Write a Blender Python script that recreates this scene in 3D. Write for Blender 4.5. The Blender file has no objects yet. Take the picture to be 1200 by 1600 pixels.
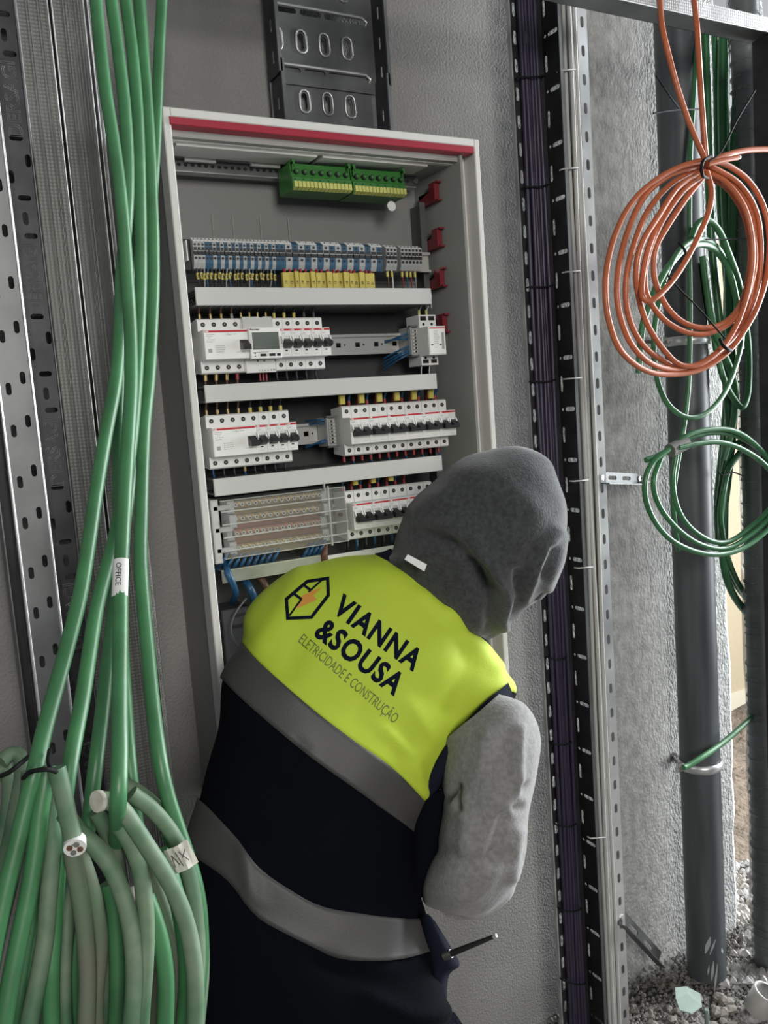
import bpy, bmesh, math, random
import numpy as np
from mathutils import Vector, Matrix
from mathutils.bvhtree import BVHTree
from mathutils import noise as mnoise

C = bpy.context.scene.collection
SC = bpy.context.scene
PI = math.pi
random.seed(7)

# ---------------------------------------------------------------- camera
WALL = 1.42            # distance of the wall plane (y = 0) from the camera
CAMZ = 1.42
F_PX = 1337.0
ROLL, PITCH, YAW = 0.0734, 0.1168, 0.4975
cy_, sy_ = math.cos(YAW), math.sin(YAW)
cp_, sp_ = math.cos(PITCH), math.sin(PITCH)
cr_, sr_ = math.cos(ROLL), math.sin(ROLL)
fwd = np.array([sy_*cp_, cy_*cp_, -sp_])
rgt = np.array([cy_, -sy_, 0.0])
dwn = -np.cross(rgt, fwd)
RX = rgt*cr_ + dwn*sr_
DN = -rgt*sr_ + dwn*cr_
CAM = np.array([0.0, -WALL, CAMZ])
cam_d = bpy.data.cameras.new('camera'); cam = bpy.data.objects.new('camera', cam_d); C.objects.link(cam)
cam_d.sensor_fit = 'HORIZONTAL'; cam_d.sensor_width = 36.0; cam_d.lens = 36.0*F_PX/1200.0
cam_d.clip_start = 0.02
mw = Matrix(((RX[0], -DN[0], -fwd[0], CAM[0]), (RX[1], -DN[1], -fwd[1], CAM[1]),
             (RX[2], -DN[2], -fwd[2], CAM[2]), (0, 0, 0, 1)))
cam.matrix_world = mw
SC.camera = cam

def ray(px, py):
    return RX*((px-600)/F_PX) + DN*((py-800)/F_PX) + fwd
def at(px, py, p):
    """point seen at pixel px,py lying p metres in front of the camera measured square to the wall"""
    d = ray(px, py); return Vector(CAM + d*(p/d[1]))
def dep(px, py, D):
    """point at pixel px,py at depth D along the camera axis"""
    return Vector(CAM + ray(px, py)*D)
def Y(p): return p-WALL
def X_at(px, py, p): return at(px, py, p).x
def Z_at(px, py, p): return at(px, py, p).z

# ---------------------------------------------------------------- world, lights, exposure
w = bpy.data.worlds.new('world'); SC.world = w; w.use_nodes = True
bg = w.node_tree.nodes['Background']; bg.inputs[0].default_value = (0.80, 0.88, 1.0, 1); bg.inputs[1].default_value = 0.14
def area(name, loc, target, size, sizey, power, col):
    l = bpy.data.lights.new(name, 'AREA'); l.shape = 'RECTANGLE'; l.size = size; l.size_y = sizey
    l.energy = power; l.color = col
    o = bpy.data.objects.new(name, l); C.objects.link(o); o.location = loc
    o.rotation_euler = (Vector(target)-Vector(loc)).to_track_quat('-Z', 'Y').to_euler()
    return o
area('daylight_opening', (3.6, -0.55, 1.7), (1.0, -0.25, 1.1), 1.5, 2.4, 290, (0.93, 0.97, 1.0))
area('daylight_outside', (3.3, 1.2, 2.2), (2.7, 1.2, 0.0), 1.6, 1.2, 16, (1.0, 0.98, 0.94))
area('front_fill', (-0.1, -3.3, 2.05), (0.75, 0.0, 1.1), 0.9, 0.9, 60, (1.0, 0.975, 0.92))  # added frontal fill standing in for dim ambient light, no visible lamp
SC.view_settings.view_transform = 'Standard'; SC.view_settings.look = 'None'
SC.view_settings.gamma = 1.0; SC.view_settings.use_curve_mapping = False
SC.view_settings.exposure = 0.0

# ---------------------------------------------------------------- materials
MATS = {}
def mat(name, col, rough=0.6, metal=0.0, bump=0.0, bscale=40.0, var=0.0, vscale=8.0, col2=None, stretch=None,
        spec=None, sheen=0.0, detail=6.0, bdist=0.01, trans=0.0, rvar=0.0):
    if name in MATS: return MATS[name]
    m = bpy.data.materials.new(name); m.use_nodes = True
    nt = m.node_tree; b = nt.nodes['Principled BSDF']
    b.inputs['Base Color'].default_value = (*col, 1); b.inputs['Roughness'].default_value = rough
    b.inputs['Metallic'].default_value = metal
    if spec is not None: b.inputs['Specular IOR Level'].default_value = spec
    if sheen: b.inputs['Sheen Weight'].default_value = sheen
    if trans: b.inputs['Transmission Weight'].default_value = trans; b.inputs['IOR'].default_value = 1.45
    tc = nt.nodes.new('ShaderNodeTexCoord'); mp = nt.nodes.new('ShaderNodeMapping')
    nt.links.new(tc.outputs['Object'], mp.inputs[0])
    if stretch: mp.inputs['Scale'].default_value = stretch
    if var or col2 or rvar:
        n = nt.nodes.new('ShaderNodeTexNoise'); n.inputs['Scale'].default_value = vscale; n.inputs['Detail'].default_value = detail
        nt.links.new(mp.outputs[0], n.inputs['Vector'])
        r = nt.nodes.new('ShaderNodeValToRGB'); r.color_ramp.elements[0].position = 0.35; r.color_ramp.elements[1].position = 0.65
        c2 = col2 or tuple(min(1, c*(1+var)) for c in col); c1 = tuple(c*(1-var) for c in col)
        r.color_ramp.elements[0].color = (*c1, 1); r.color_ramp.elements[1].color = (*c2, 1)
        nt.links.new(n.outputs['Fac'], r.inputs[0]); nt.links.new(r.outputs[0], b.inputs['Base Color'])
        if rvar:
            mr = nt.nodes.new('ShaderNodeMapRange'); mr.inputs[3].default_value = rough-rvar; mr.inputs[4].default_value = rough+rvar
            nt.links.new(n.outputs['Fac'], mr.inputs[0]); nt.links.new(mr.outputs[0], b.inputs['Roughness'])
    if bump:
        n2 = nt.nodes.new('ShaderNodeTexNoise'); n2.inputs['Scale'].default_value = bscale; n2.inputs['Detail'].default_value = 5
        nt.links.new(mp.outputs[0], n2.inputs['Vector'])
        bp = nt.nodes.new('ShaderNodeBump'); bp.inputs['Strength'].default_value = bump; bp.inputs['Distance'].default_value = bdist
        nt.links.new(n2.outputs['Fac'], bp.inputs['Height']); nt.links.new(bp.outputs[0], b.inputs['Normal'])
    MATS[name] = m
    return m
def knurl(name, col, rough, metal, scale=190):
    """galvanised sheet with pressed dots"""
    m = mat(name, col, rough, metal, var=0.12, vscale=14, rvar=0.08)
    nt = m.node_tree; b = nt.nodes['Principled BSDF']
    tc = nt.nodes.new('ShaderNodeTexCoord'); v = nt.nodes.new('ShaderNodeTexVoronoi'); v.inputs['Scale'].default_value = scale
    v.inputs['Randomness'].default_value = 0.0
    nt.links.new(tc.outputs['Object'], v.inputs['Vector'])
    bp = nt.nodes.new('ShaderNodeBump'); bp.inputs['Strength'].default_value = 0.35; bp.inputs['Distance'].default_value = 0.002
    bp.invert = True
    nt.links.new(v.outputs['Distance'], bp.inputs['Height']); nt.links.new(bp.outputs[0], b.inputs['Normal'])
    return m

M = dict(
    plaster=mat('plaster', (0.235, 0.23, 0.22), 0.9, bump=0.7, bscale=210, var=0.14, vscale=3.4, bdist=0.006),
    daylit=mat('plaster_daylit', (0.44, 0.44, 0.425), 0.92, bump=1.0, bscale=170, var=0.2, vscale=55, bdist=0.010, stretch=(1, 1, 0.6), detail=9),
    beige=mat('beige_paint', (0.33, 0.275, 0.185), 0.85, bump=0.1),
    dirt=mat('dirt', (0.15, 0.118, 0.09), 0.95, bump=1.0, bscale=26, var=0.35, vscale=6, bdist=0.03),
    slab=mat('slab', (0.19, 0.18, 0.165), 0.95, bump=1.0, bscale=60, var=0.3, vscale=9, bdist=0.02),
    lime=mat('lime_rubble', (0.24, 0.21, 0.175), 0.95, bump=0.8, bscale=50, col2=(0.52, 0.51, 0.50), vscale=14, bdist=0.01),
    stone=mat('stone', (0.22, 0.20, 0.175), 0.95, bump=0.8, bscale=60, var=0.3, vscale=20),
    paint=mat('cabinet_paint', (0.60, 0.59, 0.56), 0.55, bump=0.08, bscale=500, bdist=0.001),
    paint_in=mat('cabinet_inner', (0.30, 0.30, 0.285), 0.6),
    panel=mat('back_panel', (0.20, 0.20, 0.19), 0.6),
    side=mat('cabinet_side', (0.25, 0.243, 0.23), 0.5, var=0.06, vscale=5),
    red=mat('red_strip', (0.30, 0.012, 0.03), 0.45),
    redclip=mat('red_clip', (0.16, 0.008, 0.015), 0.45),
    white=mat('device_white', (0.72, 0.715, 0.69), 0.45),
    white2=mat('device_front', (0.78, 0.775, 0.75), 0.4),
    lid=mat('duct_lid', (0.50, 0.495, 0.475), 0.5, bump=0.1, bscale=400, bdist=0.001),
    duct=mat('duct_grey', (0.10, 0.10, 0.10), 0.6),
    black=mat('black_plastic', (0.010, 0.010, 0.011), 0.4),
    hole=mat('screw_hole', (0.012, 0.012, 0.013), 0.6),
    screw=mat('screw_metal', (0.30, 0.29, 0.27), 0.35, 0.9),
    print=mat('device_print', (0.33, 0.33, 0.32), 0.6),
    lcd=mat('lcd', (0.13, 0.145, 0.13), 0.25),
    devred=mat('device_red', (0.45, 0.02, 0.03), 0.4),
    galv=mat('galvanised', (0.46, 0.465, 0.46), 0.42, 0.85, var=0.18, vscale=18, rvar=0.12),
    galvb=mat('galvanised_bright', (0.66, 0.665, 0.66), 0.38, 0.8, var=0.12, vscale=14, rvar=0.1),
    galvd=mat('galvanised_dull', (0.15, 0.155, 0.155), 0.5, 0.8, var=0.25, vscale=9, rvar=0.1),
    trayd=mat('tray_dark', (0.045, 0.045, 0.048), 0.5, 0.7, var=0.2, vscale=20),
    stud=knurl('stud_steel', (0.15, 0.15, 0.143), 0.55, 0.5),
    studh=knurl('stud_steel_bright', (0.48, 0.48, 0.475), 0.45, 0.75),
    rail=mat('din_rail', (0.62, 0.61, 0.58), 0.35, 0.7),
    tblue=mat('terminal_blue', (0.03, 0.085, 0.15), 0.45),
    tgrey=mat('terminal_grey', (0.33, 0.335, 0.33), 0.5),
    green_t=mat('terminal_green', (0.03, 0.15, 0.025), 0.45),
    yellow=mat('marker_yellow', (0.50, 0.41, 0.085), 0.5),
    yellow2=mat('cap_yellow', (0.46, 0.47, 0.13), 0.5),
    brass=mat('brass', (0.30, 0.22, 0.10), 0.4, 0.85),
    copper=mat('copper_bar', (0.30, 0.13, 0.075), 0.45, 0.85),
    wblue=mat('wire_blue', (0.013, 0.07, 0.155), 0.4),
    wblack=mat('wire_black', (0.012, 0.012, 0.014), 0.5),
    wbrown=mat('wire_brown', (0.12, 0.055, 0.035), 0.5),
    wgrey=mat('wire_grey', (0.25, 0.25, 0.25), 0.5),
    wwhite=mat('wire_white', (0.7, 0.7, 0.68), 0.5),
    wred=mat('wire_red', (0.24, 0.015, 0.02), 0.45),
    cgreen=mat('cable_green', (0.047, 0.165, 0.066), 0.42, bump=0.15, bscale=60, var=0.16, vscale=18, bdist=0.002),
    cgreend=mat('cable_green_dusty', (0.06, 0.14, 0.072), 0.6, bump=0.2, bscale=60, col2=(0.16, 0.215, 0.145), vscale=22, bdist=0.002),
    cbrown=mat('cable_muddy', (0.125, 0.13, 0.095), 0.75, bump=0.3, bscale=80, col2=(0.08, 0.155, 0.085), vscale=14, bdist=0.002),
    cgreen2=mat('cable_green_far', (0.035, 0.14, 0.055), 0.32, var=0.15, vscale=12),
    orange=mat('cable_orange', (0.44, 0.12, 0.05), 0.38, var=0.1, vscale=14),
    purple=mat('cable_purple', (0.022, 0.016, 0.038), 0.45, var=0.1, vscale=12),
    cgrey=mat('cable_grey', (0.42, 0.42, 0.40), 0.5),
    tie=mat('tie_black', (0.008, 0.008, 0.009), 0.75, spec=0.2),
    tape=mat('tape_pale', (0.52, 0.50, 0.44), 0.6, var=0.2, vscale=60),
    tapeg=mat('tape_grey', (0.16, 0.16, 0.15), 0.6),
    label=mat('label_white', (0.68, 0.68, 0.66), 0.5),
    ink=mat('ink', (0.02, 0.02, 0.025), 0.6),
    pipe=mat('pipe_grey', (0.060, 0.066, 0.072), 0.45, var=0.25, vscale=5, stretch=(6, 6, 0.7), rvar=0.1),
    scuff=mat('pipe_scuff', (0.34, 0.37, 0.38), 0.7),
    corr=mat('corrugated_grey', (0.17, 0.18, 0.18), 0.4, 0.2, var=0.25, vscale=14),
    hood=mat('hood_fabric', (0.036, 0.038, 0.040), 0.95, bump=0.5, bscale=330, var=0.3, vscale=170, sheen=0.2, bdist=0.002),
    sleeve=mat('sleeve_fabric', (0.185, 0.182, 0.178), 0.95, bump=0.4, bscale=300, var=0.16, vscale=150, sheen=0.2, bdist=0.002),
    hiviz=mat('hiviz', (0.43, 0.55, 0.035), 0.75, bump=0.25, bscale=420, var=0.03, vscale=5, bdist=0.001),
    navy=mat('navy_fabric', (0.0028, 0.0034, 0.0055), 0.95, spec=0.06, bump=0.3, bscale=300, bdist=0.002),
    navytrim=mat('navy_trim', (0.007, 0.009, 0.018), 0.9, spec=0.12),
    band=mat('reflective_band', (0.050, 0.0485, 0.0475), 0.55, bump=0.25, bscale=500, var=0.08, vscale=8, bdist=0.001),
    letter=mat('navy_print', (0.004, 0.007, 0.018), 0.9, spec=0.08),
    small=mat('small_print', (0.10, 0.15, 0.03), 0.7),
    bolt=mat('orange_print', (0.62, 0.27, 0.05), 0.6),
    jeans=mat('trousers', (0.006, 0.007, 0.013), 0.9, spec=0.12, bump=0.3, bscale=200, var=0.3, vscale=14),
    skin=mat('skin', (0.55, 0.33, 0.24), 0.55),
    shoe=mat('shoe', (0.03, 0.025, 0.02), 0.6),
    leafp=mat('scrap_green', (0.22, 0.28, 0.24), 0.8, var=0.15, vscale=10),
    pvc=mat('pvc_cut', (0.42, 0.41, 0.39), 0.5, var=0.15, vscale=10),
)
# clear plastic cover
m = bpy.data.materials.new('clear_plastic'); m.use_nodes = True; nt = m.node_tree
b = nt.nodes['Principled BSDF']; b.inputs['Base Color'].default_value = (0.75, 0.75, 0.72, 1); b.inputs['Roughness'].default_value = 0.15
tr = nt.nodes.new('ShaderNodeBsdfTransparent'); mx = nt.nodes.new('ShaderNodeMixShader'); mx.inputs[0].default_value = 0.08
nt.links.new(tr.outputs[0], mx.inputs[1]); nt.links.new(b.outputs[0], mx.inputs[2]); nt.links.new(mx.outputs[0], nt.nodes['Material Output'].inputs[0])
M['clear'] = m
m2_ = m.copy(); m2_.name = 'clear_plastic_glint'  # whiter copy, paints highlights onto the ridges and edges of the cover
for nd in m2_.node_tree.nodes:
    if nd.type == 'MIX_SHADER': nd.inputs[0].default_value = 0.42
M['cglint'] = m2_

# ---------------------------------------------------------------- object helpers
def link(o, parent=None):
    C.objects.link(o)
    if parent is not None: o.parent = parent
    return o
def tag(o, label, cat=None, group=None, kind=None):
    if label: o['label'] = label
    if cat: o['category'] = cat
    if group: o['group'] = group
    if kind: o['kind'] = kind
    return o
def empty(name, loc=(0, 0, 0), label=None, cat=None, group=None):
    o = bpy.data.objects.new(name, None); o.empty_display_size = 0.02; o.location = loc
    C.objects.link(o); tag(o, label, cat, group); return o

class MB:
    """mesh builder; everything in world coordinates, re-based on build to the parent"""
    def __init__(s): s.v = []; s.f = []; s.m = []; s.sm = []; s.mats = []
    def mi(s, m):
        if m not in s.mats: s.mats.append(m)
        return s.mats.index(m)
    def add(s, vs, fs, m, smooth=False):
        k = len(s.v); i = s.mi(m)
        s.v += [tuple(v) for v in vs]
        for f in fs: s.f.append([k+q for q in f]); s.m.append(i); s.sm.append(smooth)
    def box(s, x0, x1, y0, y1, z0, z1, m, c=0.0):
        if x0 > x1: x0, x1 = x1, x0
        if y0 > y1: y0, y1 = y1, y0
        if z0 > z1: z0, z1 = z1, z0
        if c <= 0:
            vs = [(x, y, z) for x in (x0, x1) for y in (y0, y1) for z in (z0, z1)]
            s.add(vs, [(0, 1, 3, 2), (4, 6, 7, 5), (0, 4, 5, 1), (2, 3, 7, 6), (0, 2, 6, 4), (1, 5, 7, 3)], m)
        else:   # front (low y) edges chamfered
            vs = [(x, y1, z) for x in (x0, x1) for z in (z0, z1)] + [(x, y0+c, z) for x in (x0, x1) for z in (z0, z1)] + \
                 [(x, y0, z) for x in (x0+c, x1-c) for z in (z0+c, z1-c)]
            fs = [(0, 1, 3, 2)]
            for a in (0, 4):
                bq = a+4
                fs += [(a, bq, bq+1, a+1), (a+2, a+3, bq+3, bq+2), (a, a+2, bq+2, bq), (a+1, bq+1, bq+3, a+3)]
            fs.append((8, 10, 11, 9)); s.add(vs, fs, m)
        return s
    def prism(s, poly, axis, a0, a1, m):
        """poly list of 2d pts in the two other axes (cyclic order x,y,z minus axis), extruded along axis"""
        n = len(poly)
        def P(q, a):
            return {'x': (a, q[0], q[1]), 'y': (q[0], a, q[1]), 'z': (q[0], q[1], a)}[axis]
        vs = [P(q, a0) for q in poly]+[P(q, a1) for q in poly]
        fs = [tuple(range(n))[::-1], tuple(range(n, 2*n))]+[(i, (i+1) % n, n+(i+1) % n, n+i) for i in range(n)]
        s.add(vs, fs, m); return s
    def cyl(s, p0, p1, r, m, n=12, r1=None, caps=True, smooth=True):
        p0 = Vector(p0); p1 = Vector(p1); d = (p1-p0).normalized()
        u = d.orthogonal().normalized(); v = d.cross(u); r1 = r if r1 is None else r1
        vs = [p0+(u*math.cos(2*PI*i/n)+v*math.sin(2*PI*i/n))*r for i in range(n)] + \
             [p1+(u*math.cos(2*PI*i/n)+v*math.sin(2*PI*i/n))*r1 for i in range(n)]
        s.add(vs, [(i, (i+1) % n, n+(i+1) % n, n+i) for i in range(n)], m, smooth)
        if caps: s.add(vs, [tuple(range(n))[::-1], tuple(range(n, 2*n))], m)
        return s
    def tube(s, pts, r, m, n=8, closed=False, caps=True):
        pts = [Vector(p) for p in pts]; L = len(pts)
        rr = r if isinstance(r, (list, tuple)) else [r]*L
        T = []
        for i in range(L):
            a = pts[(i-1) % L] if (closed or i > 0) else pts[i]; c = pts[(i+1) % L] if (closed or i < L-1) else pts[i]
            T.append((c-a).normalized() if (c-a).length > 1e-9 else Vector((0, 0, 1)))
        u = T[0].orthogonal().normalized(); vs = []
        for i in range(L):
            if i:
                u = (u-T[i]*u.dot(T[i]))
                u = u.normalized() if u.length > 1e-6 else T[i].orthogonal().normalized()
            v = T[i].cross(u)
            vs += [pts[i]+(u*math.cos(2*PI*k/n)+v*math.sin(2*PI*k/n))*rr[i] for k in range(n)]
        fs = []
        for i in range(L if closed else L-1):
            a = i*n; b2 = ((i+1) % L)*n
            fs += [(a+k, a+(k+1) % n, b2+(k+1) % n, b2+k) for k in range(n)]
        s.add(vs, fs, m, True)
        if caps and not closed: s.add(vs, [tuple(range(n))[::-1], tuple(range((L-1)*n, L*n))], m)
        return s
    def build(s, name, parent=None, origin=None):
        me = bpy.data.meshes.new(name)
        if origin is None: origin = (0, 0, 0)
        ox, oy, oz = origin
        me.from_pydata([(x-ox, y-oy, z-oz) for x, y, z in s.v], [], s.f)
        for m_ in s.mats: me.materials.append(m_)
        me.polygons.foreach_set('material_index', s.m); me.polygons.foreach_set('use_smooth', s.sm)
        me.update()
        o = bpy.data.objects.new(name, me); C.objects.link(o)
        if parent is not None:
            o.parent = parent
            po = wloc(parent); o.location = (ox-po[0], oy-po[1], oz-po[2])
        else: o.location = origin
        return o
def wloc(o):
    v = Vector((0, 0, 0))
    while o is not None: v += o.location; o = o.parent
    return v
def obj(name, mb, parent=None, origin=None):
    if origin is None: origin = wloc(parent) if parent is not None else (0, 0, 0)
    o = mb.build(name, parent, origin)
    if name in ('front_print', 'terminal_screws', 'terminal_openings', 'terminal_print', 'channel_fold'): o['kind'] = 'stuff'
    return o
def centre(mb):
    a = np.array(mb.v); lo = a.min(0); hi = a.max(0)
    return ((lo[0]+hi[0])/2, (lo[1]+hi[1])/2, lo[2])
def thing(name, mb, label, cat, group=None, kind=None):
    o = mb.build(name, None, centre(mb)); tag(o, label, cat, group, kind); return o

def spline(pts, step=6):
    """Catmull-Rom through points"""
    P = [Vector(p) for p in pts]; out = []
    for i in range(len(P)-1):
        a = P[i-1] if i else P[0]*2-P[1]; b2 = P[i]; c = P[i+1]; d = P[i+2] if i+2 < len(P) else P[-1]*2-P[-2]
        for k in range(step):
            t = k/step
            out.append(0.5*((2*b2)+(c-a)*t+(2*a-5*b2+4*c-d)*t*t+(3*b2-a-3*c+d)*t**3))
    out.append(P[-1]); return out

def curve2d(outer, holes, thick):
    """plate with holes: returns verts, faces in (u, v, w)"""
    cu = bpy.data.curves.new('tmp', 'CURVE'); cu.dimensions = '2D'; cu.fill_mode = 'BOTH'; cu.extrude = thick/2
    for poly in [outer]+holes:
        sp = cu.splines.new('POLY'); sp.points.add(len(poly)-1)
        for p_, q in zip(sp.points, poly): p_.co = (q[0], q[1], 0, 1)
        sp.use_cyclic_u = True
    o = bpy.data.objects.new('tmp', cu); C.objects.link(o)
    dg = bpy.context.evaluated_depsgraph_get(); dg.update()
    me = bpy.data.meshes.new_from_object(o.evaluated_get(dg))
    vs = [tuple(v.co) for v in me.vertices]; fs = [tuple(p.vertices) for p in me.polygons]
    bpy.data.objects.remove(o); bpy.data.meshes.remove(me); bpy.data.curves.remove(cu)
    return vs, fs
def slot(cx, cy, L, W, vertical=True, n=4):
    """stadium outline"""
    pts = []; h = L/2-W/2
    for sgn, a0 in ((1, 0), (-1, PI)):
        for k in range(n+1):
            a = a0+PI*k/n; pts.append((W/2*math.cos(a), sgn*h+W/2*math.sin(a)))
    if not vertical: pts = [(y, -x) for x, y in pts]
    return [(cx+x, cy+y) for x, y in pts]
def rectpoly(x0, x1, y0, y1): return [(x0, y0), (x1, y0), (x1, y1), (x0, y1)]
def plate(mb, origin, U, V, outer, holes, thick, m):
    O = Vector(origin); U = Vector(U); V = Vector(V); N = U.cross(V)
    us_ = [q[0] for q in outer]; vs_ = [q[1] for q in outer]
    u0, u1, v0, v1 = min(us_), max(us_), min(vs_), max(vs_)
    ax = 1 if (v1-v0) >= (u1-u0) else 0
    lo, hi = (v0, v1) if ax else (u0, u1)
    good = []
    for h in holes:      # keep only holes that lie wholly inside
        hu = [q[0] for q in h]; hv = [q[1] for q in h]
        if min(hu) > u0+0.0004 and max(hu) < u1-0.0004 and min(hv) > v0+0.0004 and max(hv) < v1-0.0004:
            good.append((min(q[ax] for q in h), max(q[ax] for q in h), h))
    good.sort(key=lambda g: g[0]); groups = []
    for g in good:
        if groups and g[0] < groups[-1][1]+0.0006: groups[-1][1] = max(groups[-1][1], g[1]); groups[-1][2].append(g[2])
        else: groups.append([g[0], g[1], [g[2]]])
    cuts = [lo]+[(groups[i][1]+groups[i+1][0])/2 for i in range(len(groups)-1)]+[hi]
    if not groups: cuts = [lo, hi]; groups = [[lo, hi, []]]
    for i, g in enumerate(groups):
        a_, b_ = cuts[i], cuts[i+1]
        out = rectpoly(u0, u1, a_, b_) if ax else rectpoly(a_, b_, v0, v1)
        vs, fs = curve2d(out, g[2], thick)
        mb.add([O+U*a+V*b2+N*c for a, b2, c in vs], fs, m)
def textmesh(s, size=1.0, extrude=0.0, bold=0.0, align='LEFT', space=1.0):
    cu = bpy.data.curves.new('t', 'FONT'); cu.body = s; cu.size = size; cu.extrude = extrude; cu.offset = bold
    cu.align_x = align; cu.space_character = space; cu.resolution_u = 3
    o = bpy.data.objects.new('t', cu); C.objects.link(o)
    dg = bpy.context.evaluated_depsgraph_get(); dg.update()
    me = bpy.data.meshes.new_from_object(o.evaluated_get(dg))
    vs = [tuple(v.co) for v in me.vertices]; fs = [tuple(p.vertices) for p in me.polygons]
    bpy.data.objects.remove(o); bpy.data.meshes.remove(me); bpy.data.curves.remove(cu)
    return vs, fs
def text_on(mb, s, origin, U, V, size, m, extrude=0.0003, bold=0.0, align='LEFT', space=1.0):
    vs, fs = textmesh(s, size, extrude, bold, align, space)
    O = Vector(origin); U = Vector(U); V = Vector(V); N = U.cross(V)
    mb.add([O+U*a+V*b2+N*c for a, b2, c in vs], fs, m)

ORD = ['first', 'second', 'third', 'fourth', 'fifth', 'sixth', 'seventh', 'eighth', 'ninth', 'tenth', 'eleventh', 'twelfth',
       'thirteenth', 'fourteenth', 'fifteenth', 'sixteenth', 'seventeenth', 'eighteenth', 'nineteenth', 'twentieth']
ORD += ['twenty-'+o for o in ORD[:9]]+['thirtieth']+['thirty-'+o for o in ORD[:9]]+['fortieth']

exec_order = None
# ================================================================ the setting
def struct(name, mb, parent=None):
    o = mb.build(name, parent); o['kind'] = 'structure'; return o
ENDX = 1.735
struct('wall_back', MB().box(-1.6, 1.14, 0, 0.25, -0.02, 3.0, M['plaster']))
# pillar, daylight put into its lighter plaster colour, with a chipped outer corner
pm = MB()
prof = [(1.17, 0.0), (ENDX-0.012, 0.0)]
nz = 60; vs = []; fs = []
for i in range(nz+1):
    z = -0.02+3.02*i/nz
    e = ENDX+0.010*mnoise.noise((0.3, 2.1, z*9))+0.006*mnoise.noise((4.3, 1.1, z*31))
    vs += [(1.14, 0, z), (e-0.022, 0, z), (e, 0.014, z), (ENDX, 0.25, z), (1.14, 0.25, z)]
for i in range(nz):
    a = i*5
    for k in range(5): fs.append((a+k, a+(k+1) % 5, a+5+(k+1) % 5, a+5+k))
fs += [(4, 3, 2, 1, 0), tuple(range(nz*5, nz*5+5))]
pm.add(vs, fs, M['daylit']); struct('wall_pillar', pm)
# inside floor: rough screed
def ground(name, x0, x1, y0, y1, n, m_, amp, z=0.0, sc=7.0):
    g = MB(); vs = []; nx = n; ny = n
    for i in range(nx+1):
        for j in range(ny+1):
            x = x0+(x1-x0)*i/nx; y = y0+(y1-y0)*j/ny
            h = amp*(mnoise.noise((x*sc, y*sc, 0.5))+0.5*mnoise.noise((x*sc*3.1, y*sc*3.1, 4.5)))
            vs.append((x, y, z+h))
    fs = [(i*(ny+1)+j, (i+1)*(ny+1)+j, (i+1)*(ny+1)+j+1, i*(ny+1)+j+1) for i in range(nx) for j in range(ny)]
    g.add(vs, fs, m_, True); return g
struct('floor', ground('floor', -1.6, 2.6, -2.6, 0.02, 70, M['slab'], 0.006))
struct('floor_outside', ground('floor_outside', ENDX-0.1, 5.5, 0.0, 4.5, 110, M['dirt'], 0.03, -0.01, 3.2))
d_ = ray(1160, 1094); PFAR = float(-CAMZ*d_[1]/d_[2])
yf = Y(PFAR)
struct('wall_far', MB().box(1.0, 7.5, yf, yf+0.2, -0.1, 3.2, M['beige']))
struct('dark_box_outside', MB().box(1.74, 7.5, 0.4, yf, 2.25, 2.6, mat('dark_box', (0.10, 0.10, 0.10), 0.9)))  # added dark box, only there to keep the top right dark
struct('baseboard_far', MB().box(1.0, 7.5, yf-0.015, yf, -0.05, 0.05, mat('far_skirting', (0.45, 0.40, 0.31), 0.8)))

# ================================================================ the cabinet
XL, XR = 0.369, 0.918
ZT, ZB = 1.872, 0.79
YF = Y(1.25)
cab = empty('distribution_cabinet', ((XL+XR)/2, 0, ZB), 'tall open off-white electrical cabinet with a red strip, fixed to the plaster wall', 'cabinet')
mb = MB()
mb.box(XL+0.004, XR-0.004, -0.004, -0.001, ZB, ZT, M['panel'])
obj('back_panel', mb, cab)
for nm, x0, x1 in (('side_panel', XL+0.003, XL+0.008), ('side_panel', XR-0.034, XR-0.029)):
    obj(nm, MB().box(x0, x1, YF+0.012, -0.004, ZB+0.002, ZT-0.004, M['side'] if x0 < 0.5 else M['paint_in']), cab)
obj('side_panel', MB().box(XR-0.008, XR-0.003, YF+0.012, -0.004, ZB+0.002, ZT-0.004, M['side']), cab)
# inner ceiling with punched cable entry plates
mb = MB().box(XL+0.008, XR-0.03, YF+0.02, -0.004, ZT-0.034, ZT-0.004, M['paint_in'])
obj('top_panel', mb, cab)
for k, (a, b2) in enumerate(((0.03, 0.26), (0.27, 0.47))):
    e = obj('entry_plate', MB().box(XL+a, XL+b2, YF+0.045, YF+0.095, ZT-0.038, ZT-0.034, M['paint'], 0.0), cab)
for x in (0.06, 0.17, 0.31, 0.40):
    obj('embossed_rib', MB().box(XL+x, XL+x+0.05, YF+0.105, YF+0.112, ZT-0.041, ZT-0.034, M['paint']), cab)
obj('bottom_panel', MB().box(XL+0.008, XR-0.03, YF+0.02, -0.004, ZB+0.002, ZB+0.02, M['paint_in']), cab)
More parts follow.
